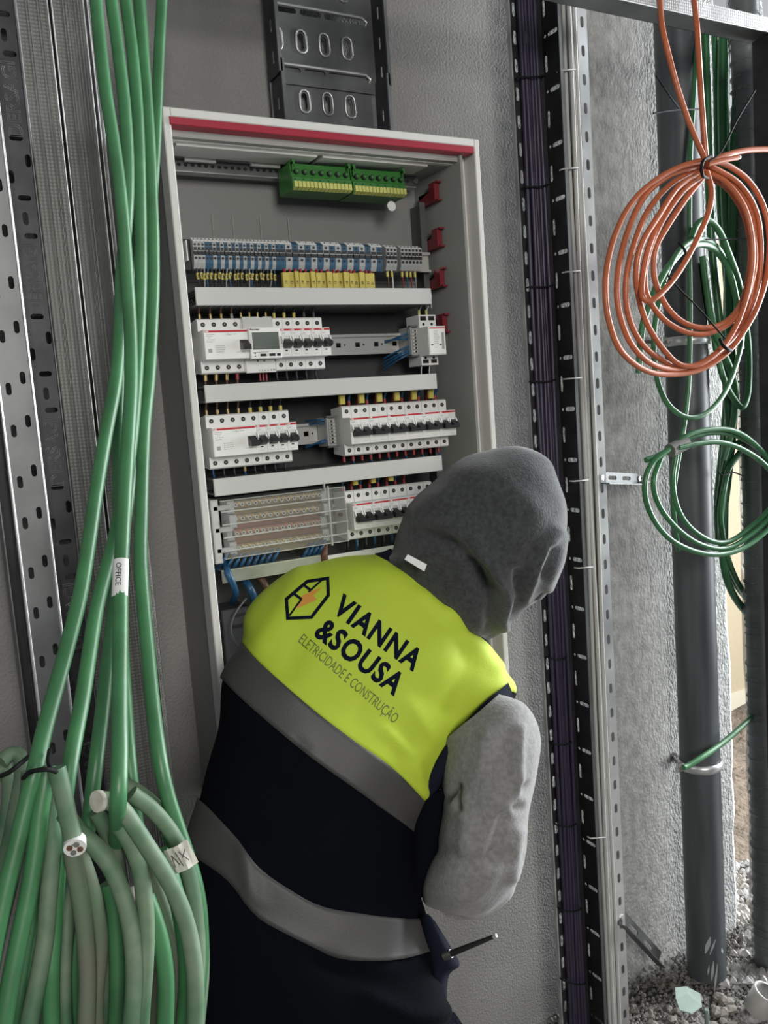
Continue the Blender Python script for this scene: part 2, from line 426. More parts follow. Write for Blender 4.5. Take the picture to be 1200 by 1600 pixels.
# stepped front frame: lip, recess, ledge
mb = MB()
LP = 0.0115
def ringbox(mb, x0, x1, z0, z1, wl, wr, wt, wb, y0, y1, m_, c=0.0):
    mb.box(x0, x0+wl, y0, y1, z0, z1, m_, c); mb.box(x1-wr, x1, y0, y1, z0, z1, m_, c)
    mb.box(x0+wl, x1-wr, y0, y1, z1-wt, z1, m_, c); mb.box(x0+wl, x1-wr, y0, y1, z0, z0+wb, m_, c)
ringbox(mb, XL, XR, ZB, ZT, LP, LP-0.001, 0.013, LP, YF, YF+0.034, M['paint'], 0.0015)
obj('front_frame', mb, cab)
mb = MB()
ringbox(mb, XL+LP, XR-LP+0.001, ZB+LP, ZT-0.013, 0.003, 0.021, 0.022, 0.02, YF+0.033, YF+0.045, M['paint'], 0.001)
obj('inner_ledge', mb, cab)
mb = MB().box(XR-LP-0.012, XR-LP-0.009, YF+0.029, YF+0.034, ZB+0.02, ZT-0.04, M['paint'])
obj('seal_bead', mb, cab)
o = obj('red_strip', MB().box(XL+0.009, XR-0.013, YF-0.002, YF+0.02, ZT-0.0245, ZT-0.0135, M['red'], 0.001), cab)
tag(o, 'red plastic strip along the top of the frame')
obj('shade_sheet', MB().box(XL+0.03, XR-0.05, -0.016, -0.005, ZB+0.03, ZT-0.26, mat('shade_dark', (0.035, 0.036, 0.037), 0.6)), cab)  # added dark sheet, its colour stands in for shade between the device rows
# upper back panel creases and a drawn line
for px in (328, 360, 403, 447):
    x = X_at(px, 300, 1.41)
    obj('panel_crease', MB().box(x, x+0.0022, -0.0065, -0.004, 1.665, 1.765, M['side']), cab)
obj('panel_step', MB().box(XL+0.02, XR-0.04, -0.0065, -0.004, 1.655, 1.659, M['side']), cab)
# horizontal perforated rail that carries the earth bars
x0, x1 = X_at(268, 262, 1.37), X_at(650, 290, 1.37)
zr = Z_at(430, 268, 1.37)
mb = MB(); plate(mb, (x0, -0.05, zr-0.009), (1, 0, 0), (0, 0, 1), rectpoly(0, x1-x0, 0, 0.018),
                 [slot(0.012+0.011*i, 0.009, 0.007, 0.005, False, 3) for i in range(int((x1-x0-0.02)/0.011))], 0.0015, M['galvd'])
mb.box(x0, x1, -0.05, -0.03, zr-0.0105, zr-0.009, M['galv'])
obj('perforated_rail', mb, cab)
mb = MB().box(x0, x0+0.16, -0.085, -0.03, zr+0.012, zr+0.020, M['galvd']); mb.box(x0+0.01, x0+0.13, -0.09, -0.08, zr+0.006, zr+0.02, M['galvd'])
obj('rail_bracket', mb, cab)
obj('rail_bolt', MB().cyl((x1-0.004, -0.052, zr), (x1-0.004, -0.058, zr), 0.005, M['screw'], 6, smooth=False), cab)
# vertical mounting rails with hole rows
xr = X_at(657, 330, 1.38)
for xv in (XL+0.016, xr):
    mb = MB()
    plate(mb, (xv, -0.005, ZB+0.02), (0, -1, 0), (0, 0, 1), rectpoly(0, 0.05, 0, ZT-ZB-0.1),
          [slot(0.036, 0.01+0.0125*i, 0.0055, 0.0055, True, 3) for i in range(int((ZT-ZB-0.12)/0.0125))], 0.0015, M['galvd'])
    mb.box(xv-0.012, xv, -0.056, -0.0545, ZB+0.02, ZT-0.08, M['galvd'])
    obj('mounting_rail', mb, cab)
# red plastic clips: bracket foot and upright grip
def clip(px, py, flip):
    x = XR-0.036 if flip > 0 else XL+0.010
    z = Z_at(px, py, 1.33); s = flip
    mb = MB()
    xs = sorted((x, x-s*0.010))
    mb.box(xs[0], xs[1], -0.092, -0.072, z-0.017, z+0.017, M['redclip'], 0.002)
    mb.box(xs[0]+0.001, xs[1]-0.001, -0.073, -0.035, z-0.017, z+0.004, M['redclip'])
    mb.prism([(-0.073, z+0.004), (-0.035, z-0.004), (-0.035, z+0.004)], 'x', xs[0]+0.001, xs[1]-0.001, M['redclip'])
    for dz in (-0.017, 0.014): mb.box(xs[0], xs[1], -0.100, -0.092, z+dz, z+dz+0.003, M['redclip'])
    tag(obj('red_clip', mb, cab), 'dark red plastic clip')
for px, py in ((692, 300), (698, 372), (704, 434), (710, 505)): clip(px, py, 1)
for px, py in ((300, 345), (300, 440), (318, 625), (337, 925)): clip(px, py, -1)
mb = MB().tube(spline([Vector((XR-0.075, -0.02, 1.62)), Vector((XR-0.062, -0.075, 1.635)), Vector((XR-0.058, -0.075, 1.60))], 4), 0.0014, M['rail'], 6)
obj('wire_bracket', mb, cab)

# DIN rails
ZR2, ZR3, ZR4 = 1.5396, 1.3913, 1.2476
ZR1 = Z_at(480, 398, 1.31)
for z in (ZR1, ZR2, ZR3, ZR4):
    mb = MB(); x0 = XL+0.02; x1 = XR-0.05; y = -0.062
    hs = []
    k = 0; xx = 0.02
    while xx < x1-x0-0.02:
        hs.append(rectpoly(xx-0.0045, xx+0.0045, 0.0095, 0.0175) if k % 2 == 0 else slot(xx, 0.0135, 0.004, 0.004, True, 3))
        if k % 2 == 0 and xx+0.012 < x1-x0: hs.append(slot(xx+0.012, 0.0135, 0.0035, 0.0035, True, 3))
        xx += 0.0375 if k % 2 == 0 else 0.012; k += 0 if k % 2 == 0 else 1
        if k % 2 == 0: xx += 0
    plate(mb, (x0, y, z-0.0135), (1, 0, 0), (0, 0, 1), rectpoly(0, x1-x0, 0, 0.027), hs, 0.001, M['rail'])
    for s in (1, -1):
        mb.box(x0, x1, y-0.0065, y, z+s*0.0135-0.0006, z+s*0.0135+0.0006, M['rail'])
        mb.box(x0, x1, y-0.0075, y-0.0065, min(z+s*0.0135, z+s*0.0175), max(z+s*0.0135, z+s*0.0175), M['rail'])
    obj('din_rail', mb, cab)

# wiring ducts with smooth lids and slatted sides
LIDX0, LIDX1 = X_at(306, 465, 1.28), X_at(673, 460, 1.28)
lids = []
for (a, b2, c_, d2) in (((306, 452), (309, 481), (673, 448), (674, 472)), ((320, 605), (326, 632), (680, 581), (682, 605)), ((335, 749), (339, 777), (687, 711), (689, 734))):
    zt = (Z_at(*a, 1.28)+Z_at(*c_, 1.28))/2; zb = (Z_at(*b2, 1.28)+Z_at(*d2, 1.28))/2
    lids.append((zt, zb))
    mb = MB(); x0, x1 = LIDX0, LIDX1
    mb.box(x0+0.002, x1-0.002, -0.030, -0.006, zb+0.002, zt-0.002, M['duct'])
    for zz in (zb+0.001, zt-0.003):
        n = int((x1-x0)/0.0085)
        for i in range(n): mb.box(x0+0.002+i*0.0085, x0+0.0065+i*0.0085, -0.136, -0.006, zz, zz+0.002, M['duct'] if zz > zb+0.01 else M['tapeg'])
    o = obj('duct_slats', mb, cab); o['kind'] = 'stuff'
    o = obj('duct_lid', MB().box(x0, x1, -0.142, -0.137, zb, zt, M['lid'], 0.0008), cab); tag(o, 'smooth pale grey duct lid')
mb = MB().box(X_at(506, 764, 1.28), X_at(506, 764, 1.28)+0.0015, -0.1425, -0.137, lids[2][1]-0.012, lids[2][1]+0.004, M['lid']); obj('lid_joint', mb, cab)

# ---------------------------------------------------------------- devices
YT, YN = -0.113, -0.141
def dev_profile(h=0.0425, n=0.0225, yt=YT, yn=YN):
    return [(-0.070, -h+0.004), (yt+0.003, -h), (yt, -h+0.002), (yt, -n), (yn+0.001, -n), (yn, -n+0.001), (yn, n-0.001),
            (yn+0.001, n), (yt, n), (yt, h-0.002), (yt+0.003, h), (-0.070, h-0.004)]
def body_mb(x0, x1, z, m_=None):
    return MB().prism([(y, z+q) for y, q in dev_profile()], 'x', x0, x1, m_ or M['white'])
def hole_part(parent, xs, z, rows=(-0.033, 0.033), r=0.0036):
    mb = MB()
    for x in xs:
        for dz in rows:
            mb.cyl((x, YT-0.0004, z+dz), (x, YT+0.001, z+dz), r, M['hole'], 12, smooth=False)
            mb.cyl((x, YT-0.0007, z+dz), (x, YT, z+dz), r*0.42, M['screw'], 6, smooth=False)
    obj('terminal_screws', mb, parent)
def toggle_part(parent, xs, z, up=False, bar=None):
    for x in xs:
        mb = MB(); hw = 0.0068
        mb.prism([(YN, z-0.008), (YN-0.006, z-0.009), (YN-0.016, z-0.0055), (YN-0.016, z-0.001), (YN-0.006, z+0.004), (YN, z+0.006)], 'x', x-hw+0.0012, x+hw-0.0012, M['black'])
        obj('toggle', mb, parent)
        mb = MB()
        for s in (-1, 1):
            xa = x+s*hw-0.001
            mb.prism([(YN, z-0.002), (YN-0.004, z-0.001), (YN-0.008, z+0.003), (YN-0.005, z+0.009), (YN, z+0.011)], 'x', xa-0.0005, xa+0.0015, M['white2'])
        obj('toggle_guard', mb, parent)
    if bar:
        obj('toggle_link', MB().box(bar[0], bar[1], YN-0.0165, YN-0.008, z-0.0085, z-0.003, M['black'], 0.001), parent)
def red_line(parent, x0, x1, z, txt=True):
    mb = MB().box(x0+0.0004, x1-0.0004, YN-0.0006, YN+0.001, z+0.0185, z+0.0213, M['devred'])
    if txt: text_on(mb, 'ABB', (x0+0.0015, YN-0.0008, z+0.0189), (1, 0, 0), (0, 0, 1), 0.0029, M['white2'], 0.0001, 0.0001)
    obj('red_line', mb, parent)
def breaker(x0, poles, z, label, group, fn=('C10',), link_bar=False):
    x1 = x0+0.0175*poles-0.0003
    t = thing('circuit_breaker', body_mb(x0, x1, z), label, 'circuit breaker', group)
    xs = [x0+0.00875+0.0175*i for i in range(poles)]
    hole_part(t, xs, z); red_line(t, x0, x1, z)
    toggle_part(t, xs, z, bar=(x0+0.002, x1-0.002) if link_bar else None)
    mb = MB()
    for x in xs:
        mb.box(x-0.0065, x+0.0065, YN-0.0004, YN+0.001, z+0.0105, z+0.0175, M['label'])
        if not link_bar:
            mb.box(x-0.002, x+0.002, YN-0.0006, YN, z-0.0135, z-0.0115, M['black'])
        mb.box(x-0.004, x+0.004, YN-0.0006, YN, z-0.0185, z-0.0182, M['print'])
    for k in range(poles-1):
        xx = x0+0.0175*(k+1); mb.box(xx-0.0002, xx+0.0002, YT-0.0004, YT, z-0.042, z-0.0225, M['print']); mb.box(xx-0.0002, xx+0.0002, YT-0.0004, YT, z+0.0225, z+0.042, M['print'])
    text_on(mb, 'C10', (x0+0.0035, YN-0.0007, z+0.0135), (1, 0, 0), (0, 0, 1), 0.0026, M['print'], 0.0001)
    obj('front_print', mb, t)
    return t
def rcd(x0, z, label, tx='RCCB'):
    x1 = x0+0.0699
    mb = body_mb(x0, x1, z)
    t = thing('residual_current_breaker', mb, label, 'circuit breaker')
    obj('front_plate', MB().box(x0+0.0002, x1-0.0002, YN-0.001, YN+0.001, z-0.0222, z+0.0222, M['white2'], 0.0006), t)
    hole_part(t, [x0+0.00875+0.0175*i for i in range(4)], z)
    mb = MB().box(x0+0.001, x1-0.001, YN-0.0015, YN, z+0.018, z+0.021, M['devred']); text_on(mb, 'ABB', (x0+0.0015, YN-0.0018, z+0.0184), (1, 0, 0), (0, 0, 1), 0.003, M['white2'], 0.0001, 0.0001); obj('red_line', mb, t)
    xt = x1-0.0085
    mb = MB().box(xt-0.0075, xt+0.0075, YN-0.004, YN, z-0.011, z+0.007, M['white2'], 0.002); obj('toggle_guard', mb, t)
    mb = MB().prism([(YN-0.003, z-0.009), (YN-0.018, z-0.010), (YN-0.018, z-0.0035), (YN-0.009, z+0.0015), (YN-0.003, z+0.006)], 'x', xt-0.0065, xt+0.0065, M['black']); obj('toggle', mb, t)
    obj('test_button', MB().box(x0+0.037, x0+0.043, YN-0.003, YN, z+0.0135, z+0.0165, M['label'], 0.001), t)
    mb = MB()
    for (a, q, l) in ((0.003, 0.0145, 0.012), (0.003, 0.012, 0.009), (0.006, 0.0095, 0.004), (0.003, 0.0065, 0.013), (0.003, 0.0035, 0.010),
                      (0.016, -0.003, 0.013), (0.016, -0.006, 0.015), (0.016, -0.009, 0.014), (0.016, -0.012, 0.013), (0.044, 0.0145, 0.006), (0.05, -0.013, 0.012)):
        xx = x0+a
        while xx < x0+a+l:
            wl = 0.0012+0.0016*random.random(); mb.box(xx, xx+wl, YN-0.0012, YN-0.001, z+q, z+q+0.0009, M['print']); xx += wl+0.0006
    mb.box(x0+0.0045, x0+0.0105, YN-0.0012, YN-0.001, z-0.0125, z-0.0065, M['tgrey'])
    obj('front_print', mb, t); return t
# row two
r2 = rcd(0.4077, ZR2, 'wide four-pole residual current breaker left of the display meter in second row')
mx0, mx1 = 0.4785, 0.5305
mt = thing('energy_meter', body_mb(mx0, mx1, ZR2), 'energy meter with a grey display and three dark buttons, in the second row', 'meter')
obj('front_plate', MB().box(mx0+0.0005, mx1+0.0005, YN-0.003, YN, ZR2-0.024, ZR2+0.024, M['white2'], 0.001), mt)
obj('display', MB().box(mx0+0.005, mx1-0.003, YN-0.0045, YN-0.001, ZR2-0.010, ZR2+0.0165, M['lcd'], 0.001), mt)
for k, (a, b2) in enumerate(((0.016, 0.026), (0.031, 0.041), (0.044, 0.050))):
    obj('button', MB().box(mx0+a, mx0+b2, YN-0.0045, YN-0.002, ZR2-0.0205, ZR2-0.0165, M['black'], 0.001), mt)
mb = MB().box(mx0+0.005, mx0+0.03, YN-0.0034, YN-0.003, ZR2-0.0145, ZR2-0.0135, M['print'])
mb.box(mx0+0.002, mx0+0.004, YN-0.0034, YN-0.003, ZR2+0.020, ZR2+0.0225, M['devred'])
text_on(mb, 'SOCOMEC', (mx0+0.0045, YN-0.0033, ZR2+0.0198), (1, 0, 0), (0, 0, 1), 0.0028, M['ink'], 0.0001, 0.0001)
mb.box(mx0+0.0065, mx0+0.0085, YN-0.0034, YN-0.003, ZR2-0.0165, ZR2-0.0155, M['ink'])
mb.box(mx0+0.0065, mx0+0.0085, YN-0.0034, YN-0.003, ZR2-0.0205, ZR2-0.0195, M['ink'])
obj('front_print', mb, mt)
mb = MB().box(mx0+0.001, mx1-0.001, YT-0.004, YT, ZR2+0.0235, ZR2+0.044, M['lid'], 0.0005)
mb.box(mx0+0.001, mx1-0.001, YT-0.004, YT, ZR2-0.044, ZR2-0.0245, M['white'], 0.0005); obj('terminal_cover', mb, mt)
mb = MB()
for k, ch in enumerate('1 3 L 2 4 N'.split()): text_on(mb, ch, (mx0+0.021+k*0.005, YT-0.0045, ZR2-0.042), (1, 0, 0), (0, 0, 1), 0.0045, M['ink'], 0.0001)
for a in (0.02, 0.031, 0.05): mb.box(mx0+a, mx0+a+0.002, YT-0.0045, YT, ZR2-0.027, ZR2-0.0245, M['black'])
mb.box(mx0+0.03, mx0+0.035, YT-0.0045, YT, ZR2+0.0425, ZR2+0.044, M['black'])
obj('terminal_print', mb, mt)
for k in range(5): breaker(0.5403-0.00875+0.0175*k, 1, ZR2, f'{ORD[k]} single circuit breaker right of the display meter in the second row', 'single breakers in the second row')
# row three
rcd(0.4065, ZR3, 'wide four-pole residual current breaker at the left end of the third row')
for k in range(4): breaker(0.4151-0.00875+0.0175*(4+k), 1, ZR3, f'{ORD[k]} single circuit breaker right of the wide breaker in the third row', 'single breakers in the third row')
for k in range(6): breaker(0.6519-0.00875+0.035*k, 2, ZR3, f'{ORD[k]} two-pole circuit breaker from the left in the third row right-hand block', 'two-pole breakers in the third row', link_bar=True)
for k in range(5): breaker(0.6445-0.00875+0.035*k, 2, ZR4, f'{ORD[k]} two-pole circuit breaker from the left in the fourth row, beside the busbar block', 'two-pole breakers in the fourth row', link_bar=True)

# contactor at the right end of row two
cx0 = X_at(657, 540, 1.307); z = ZR2-0.002
mb = MB().prism([(y, z+q) for y, q in [(-0.07, -0.042), (YT, -0.042), (YT, -0.026), (YN, -0.026), (YN, 0.023), (YT, 0.023), (YT, 0.046), (-0.07, 0.046)]], 'x', cx0, cx0+0.035, M['white'])
ct = thing('contactor', mb, 'white two-module contactor at the right end of the second row', 'contactor')
mb = MB()
for a in (0.003, 0.020):
    mb.box(cx0+a, cx0+a+0.012, YT-0.0005, YT+0.002, z+0.036, z+0.0435, M['black']); mb.box(cx0+a, cx0+a+0.012, YT-0.0005, YT+0.002, z-0.0385, z-0.032, M['black'])
for a in (0.009, 0.026):
    for dz in (0.0295, -0.029): mb.cyl((cx0+a, YT-0.0005, z+dz), (cx0+a, YT+0.001, z+dz), 0.0025, M['hole'], 10, smooth=False)
obj('terminal_openings', mb, ct)
mb = MB().box(cx0+0.001, cx0+0.034, YN-0.0015, YN, z-0.0245, z+0.0215, M['white2'], 0.0005); obj('front_plate', mb, ct)
mb = MB().box(cx0+0.002, cx0+0.033, YN-0.002, YN-0.0014, z+0.0185, z+0.0205, M['devred'])
for i in range(9): mb.box(cx0+0.010, cx0+0.010+0.006+0.006*random.random(), YN-0.0018, YN-0.0014, z+0.014-i*0.0035, z+0.0148-i*0.0035, M['print'])
mb.box(cx0+0.004, cx0+0.008, YN-0.0018, YN-0.0014, z-0.010, z-0.008, M['ink']); mb.box(cx0+0.021, cx0+0.025, YN-0.0018, YN-0.0014, z-0.010, z-0.008, M['ink'])
mb.box(cx0+0.026, cx0+0.031, YN-0.0018, YN-0.0014, z-0.017, z+0.012, M['tgrey'])
obj('front_print', mb, ct)

# upright neutral terminal strips
def neutral_strip(px0, px1, py0, py1, label):
    xa = X_at(px0, (py0+py1)/2, 1.32); xb = X_at(px1, (py0+py1)/2, 1.32)
    zt = Z_at(px0, py0, 1.32); zb2 = Z_at(px0, py1, 1.32); y = Y(1.32)
    t = thing('neutral_terminal_strip', MB().box(xa, xb, y, -0.065, zb2, zt, M['tgrey'], 0.001), label, 'terminal strip', 'upright neutral strips')
    n = 7; h = (zt-zb2-0.008)/n
    for k in range(n):
        zz = zb2+0.004+h*(k+0.5)
        mb = MB().box(xa+0.004, xb-0.002, y-0.003, y, zz-h*0.38, zz+h*0.38, M['brass'] if 0 else M['rail'], 0.0006)
        mb.cyl((0.5*(xa+xb), y-0.0045, zz), (0.5*(xa+xb), y-0.003, zz), h*0.28, M['hole'], 8, smooth=False)
        obj('terminal', mb, t)
    mb = MB()
    for zz in (zb2-0.002, zt-0.001): mb.box(xa-0.002, xb+0.001, y-0.008, y, zz, zz+0.003, M['duct'])
    mb.box(xa-0.002, xa, y-0.008, y, zb2, zt, M['tgrey']); obj('strip_frame', mb, t)
neutral_strip(640, 656, 511, 556, 'upright neutral terminal strip beside the white contactor in the second row')
neutral_strip(510, 525, 652, 698, 'upright neutral terminal strip left of the two-pole breakers in the third row')

# ---------------------------------------------------------------- terminal blocks, top row
YB = Y(1.30)
def tblock(x0, wd, z, colm, label, group, marker=True, scale=1.0):
    mb = MB(); h = 0.023*scale; x1 = x0+wd-0.0002
    mb.prism([(-0.07, z-h), (YB+0.006, z-h), (YB+0.002, z-h+0.008), (YB, z-0.004), (YB+0.004, z), (YB, z+0.004),
              (YB, z+h-0.007), (YB+0.012, z+h), (-0.07, z+h)], 'x', x0, x1, colm)
    xc = (x0+x1)/2; r = min(wd*0.32, 0.0023)
    for dz in (-0.0075, 0.0125): mb.cyl((xc, YB-0.0005, z+dz), (xc, YB+0.002, z+dz), r, M['hole'], 8, smooth=False)
    mb.box(x0+0.0006, x1-0.0006, YB-0.0003, YB+0.004, z-0.0028, z+0.0085, M['hole'])
    mb.box(x0+0.0008, x1-0.0008, YB-0.0006, YB+0.004, z+0.0022, z+0.0034, M['tgrey'])
    if marker:
        mb.prism([(YB-0.0006, z+h-0.0065), (YB+0.0108, z+h+0.0006), (YB+0.0112, z+h+0.0014), (YB-0.0012, z+h-0.0058)], 'x', x0+0.0003, x1-0.0003, M['white2'])
        mb.prism([(YB+0.003, z+h-0.0027), (YB+0.0065, z+h-0.0005), (YB+0.0063, z+h-0.0001), (YB+0.0028, z+h-0.0023)], 'x', xc-0.0006, xc+0.0006, M['ink'])
    return thing('terminal_block', mb, label, 'terminal block', group)
zt1 = Z_at(480, 399, 1.30)
xa = X_at(303, 400, 1.30); xb = X_at(437, 402, 1.30); xc_ = X_at(598, 405, 1.30)
n1 = 23; n2 = 17; w1 = (xb-xa)/n1; w2 = (xc_-xb)/n2
cnt = {'g': 0, 'b': 0, 'G': 0, 'B': 0}
for i in range(n1):
    grey = i < 3 or (i >= 5 and i % 2 == 1)
    k = 'g' if grey else 'b'; cnt[k] += 1
    tblock(xa+w1*i, w1, zt1, M['tgrey'] if grey else M['tblue'],
           f"narrow {'grey' if grey else 'blue'} terminal block, {ORD[cnt[k]-1]} of its colour from the left in the top row", 'narrow terminal blocks in the top row')
for i in range(n2):
    grey = i % 2 == 1; k = 'G' if grey else 'B'; cnt[k] += 1
    tblock(xb+w2*i, w2, zt1, M['tgrey'] if grey else M['tblue'],
           f"wider {'grey' if grey else 'blue'} terminal block, {ORD[cnt[k]-1]} of its colour from the left in the top row", 'wider terminal blocks in the top row', marker=(i % 4 != 2))
for (pa, pb, n, nm) in ((604, 621, 3, 'small middle group'), (627, 660, 6, 'last group of six')):
    a = X_at(pa, 405, 1.30); b2 = X_at(pb, 405, 1.30)
    for i in range(n):
        tblock(a+(b2-a)/n*i, (b2-a)/n, zt1, M['tgrey'], f'{ORD[i]} slim grey terminal block in the {nm} of the top row', 'slim grey terminal blocks in the top row', scale=0.92)
mb = MB().box(xa-0.016, xa-0.001, -0.11, -0.06, zt1-0.026, zt1+0.022, M['black'], 0.002); mb.box(xa-0.011, xa-0.009, -0.121, -0.105, zt1-0.012, zt1+0.018, M['lid'])
thing('end_stop', mb, 'black end stop at the left end of the top terminal row', 'end stop')

# earth terminal bars, green with yellow caps
def earth_bar(pxa, pya, pxb, pyb, label):
    a = at(pxa, pya, 1.31); b2 = at(pxb, pyb, 1.31); y = Y(1.31); z = (a.z+b2.z)/2; h = 0.021
    t = thing('earth_terminal_bar', MB().prism([(-0.055, z-h), (y+0.004, z-h), (y, z-h+0.004), (y, z-0.002), (y+0.004, z), (y+0.008, z+h), (-0.055, z+h)], 'x', a.x, b2.x, M['green_t']), label, 'terminal bar', 'earth bars')
    L = b2.x-a.x
    for k in range(7):
        x = a.x+L*(k+0.6)/7.2
        mb = MB().cyl((x, y-0.001, z+0.007), (x, y+0.01, z+0.0075), 0.0042, M['hole'], 12, smooth=False); mb.cyl((x, y-0.0025, z+0.0068), (x, y+0.004, z+0.007), 0.0026, M['green_t'], 8, smooth=False)
        obj('screw_socket', mb, t)
        mb = MB().cyl((x-0.004, y-0.0008, z-0.0055), (x-0.004, y+0.004, z-0.0055), 0.0012, M['hole'], 6, smooth=False); obj('test_hole', mb, t)
    n = 15
    for k in range(n):
        x = a.x+0.0015+(L-0.003)*k/n; wd = (L-0.003)/n-0.0012
        obj('yellow_cap', MB().prism([(y+0.004, z-h-0.001), (y-0.006, z-h+0.002), (y-0.005, z-h+0.0115), (y+0.004, z-h+0.012)], 'x', x, x+wd, M['yellow2']), t)
    for x in (a.x+0.001, b2.x-0.006):
        mb = MB().box(x, x+0.005, y-0.002, y+0.02, z+h-0.004, z+h+0.004, M['green_t']); mb.box(x, x+0.0012, y-0.002, y+0.004, z+h-0.014, z+h, M['green_t']); obj('end_foot', mb, t)
earth_bar(456, 274, 549, 280, 'green earth terminal bar with yellow caps, directly under the frame, the nearer one')
earth_bar(551, 281, 634, 288, 'green earth terminal bar with yellow caps, the one above the round white tag')
p = at(612, 322, 1.33)
mb = MB().cyl((p.x, p.y, p.z), (p.x, p.y+0.001, p.z), 0.0085, M['label'], 20, smooth=False)
mb.tube([(p.x+0.001, p.y, p.z+0.008), (p.x+0.003, p.y, p.z+0.013), (p.x+0.001, p.y, p.z+0.02)], 0.0008, M['tie'], 5)
thing('round_tag', mb, 'round white tag hanging below the green earth bars', 'tag')

# ---------------------------------------------------------------- wires
def wire(pts, r, m_, label, group, ferrule=None, name='wire', cat='wire'):
    """ferrule = (material, radius, length) sleeve at the first point"""
    t = thing(name, MB().tube(spline(pts, 4), r, m_, 6), label, cat, group)
    if ferrule:
        a = Vector(pts[0]); d = (Vector(pts[1])-a).normalized()
        obj('ferrule', MB().cyl(a, a+d*ferrule[2], ferrule[1], ferrule[0], 8), t)
    return t
# thin wires with yellow sleeves under the narrow terminals
cols = ['wblack', 'wblack', 'wblack', 'wblue', 'wgrey', 'wblack']
zl = lids[0][0]
for i in range(n1-1):
    x = xa+w1*(i+0.6); dz = 0.003*math.sin(i*2.3)
    a = Vector((x, YB+0.005, zt1-0.022)); b2 = a+Vector((random.uniform(-.003, .003), 0.002, -0.02+dz)); c_ = Vector((x+random.uniform(-.006, .006), -0.105, zl-0.01))
    t = thing('wire', MB().tube(spline([a, b2, c_], 4), 0.0011, M[cols[(i*5) % 6]], 6), f'{ORD[i]} thin wire with a small yellow sleeve under the narrow top terminals', 'wire', 'thin wires under the top terminals')
    m0 = a+(b2-a)*0.35; m1 = m0+(b2-a).normalized()*0.0095
    s_ = MB().cyl(m0, m1, 0.0022, M['yellow'], 6, smooth=False); s_.box((m0.x+m1.x)/2-0.0004, (m0.x+m1.x)/2+0.0004, YB+0.002, YB+0.004, m1.z+0.002, m1.z+0.007, M['ink'])
    tag(obj('sleeve', s_, t), 'yellow sleeve')
nums = ['13', '13', '14', '14', '15', '15', '16', '16', '17', '17', '18', '18', '19', '20', '20', '21', '21']
k = 0; xx = xb+0.001
wds = [1.05, 0.95, 0.7, 1.0, 0.9, 0.9, 0.8, 1.0, 1.0, 0.9, 1.0, 1.0, 0.8, 0.95, 1.0, 0.9, 1.0]
tot = sum(wds); span = X_at(585, 436, 1.30)-xb
for k in range(len(wds)):
    wd = span*wds[k]/tot; x1 = xx+wd-0.0009
    za = Z_at(500, 425, 1.29); zb2 = zl-0.004; yo = YB-0.004+0.003*(k % 3 == 1)
    t = thing('marker_sleeve', MB().box(xx, x1, yo, yo+0.007, zb2-0.001*(k % 2), za+0.001*((k*7) % 3), M['yellow'], 0.0006),
              f'{ORD[k]} wide yellow marker sleeve printed {nums[k]} from the left in the top row', 'marker sleeve', 'wide yellow marker sleeves')
    mb = MB(); text_on(mb, nums[k], ((xx+x1)/2+0.0018, yo-0.0003, (za+zb2)/2-0.003), (0, 0, 1), (-1, 0, 0), 0.0055, M['ink'], 0.0001, 0.0001); obj('printed_number', mb, t)
    mb = MB().cyl(((xx+x1)/2, yo+0.004, za), ((xx+x1)/2, yo+0.006, zt1-0.022), 0.0024, M['wred'], 8); obj('red_ferrule', mb, t)
    xx += wd
for i, (px, col) in enumerate(((607, 'wbrown'), (614, 'wwhite'), (630, 'wred'), (637, 'wblue'), (643, 'wred'), (650, 'wgrey'))):
    x = X_at(px, 425, 1.30); a = Vector((x, YB+0.004, zt1-0.021))
    t = wire([a, a+Vector((0.001, 0, -0.016)), Vector((x+0.004, -0.11, zl-0.008))], 0.0011, M[col], f'{ORD[i]} thin wire with a yellow sleeve under the slim grey terminals', 'thin wires under the slim grey terminals')
    m0 = a-Vector((0, 0, 0.002)); obj('sleeve', MB().cyl(m0, m0-Vector((0, 0, 0.009)), 0.0023, M['yellow'], 6, smooth=False), t)
# wires above and below the devices
def drop(x, z0, z1, m_, fer, label, group, y=YT+0.012, r=0.0016, y2=-0.11, sag=0.0, fr=0.0026, fl=0.010):
    return wire([Vector((x, y, z0)), Vector((x+sag*0.3, y, z0+(z1-z0)*0.45)), Vector((x+sag, y2, z1))], r, m_, label, group, (M[fer], fr, fl) if fer else None)
H = 0.0425
zl1 = lids[0][1]; zt2 = lids[1][0]; zb2_ = lids[1][1]; zt3 = lids[2][0]; zb3 = lids[2][1]
for i in range(4): drop(0.4165+0.0175*i, ZR2+H-0.002, zl1+0.006, M['wbrown'], 'brass' if i < 3 else 'wgrey', f'{ORD[i]} brown supply wire entering the wide second-row breaker from above', 'wires above the second row', sag=-0.002)
for i in range(4): drop(0.484+0.014*i, ZR2+H, zl1+0.006, M['wblack'], 'brass', f'{ORD[i]} black wire with brass ferrule entering the display meter from above', 'wires above the second row', r=0.0012, fr=0.002)
for i in range(5): drop(0.5403+0.0175*i, ZR2+H-0.001, zl1+0.006, M['wblack'], 'yellow' if i < 3 else 'wblack', f'{ORD[i]} black wire entering the second-row single breakers from above', 'wires above the second row', r=0.0014)
for i in range(4): drop(0.4165+0.0175*i, ZR2-H+0.002, zt2-0.01, M['wbrown'], ['brass', 'brass', 'brass', 'wred'][i], f'{ORD[i]} supply wire leaving the wide second-row breaker downwards', 'wires below the second row', fl=0.012, fr=0.0032, sag=-0.003)
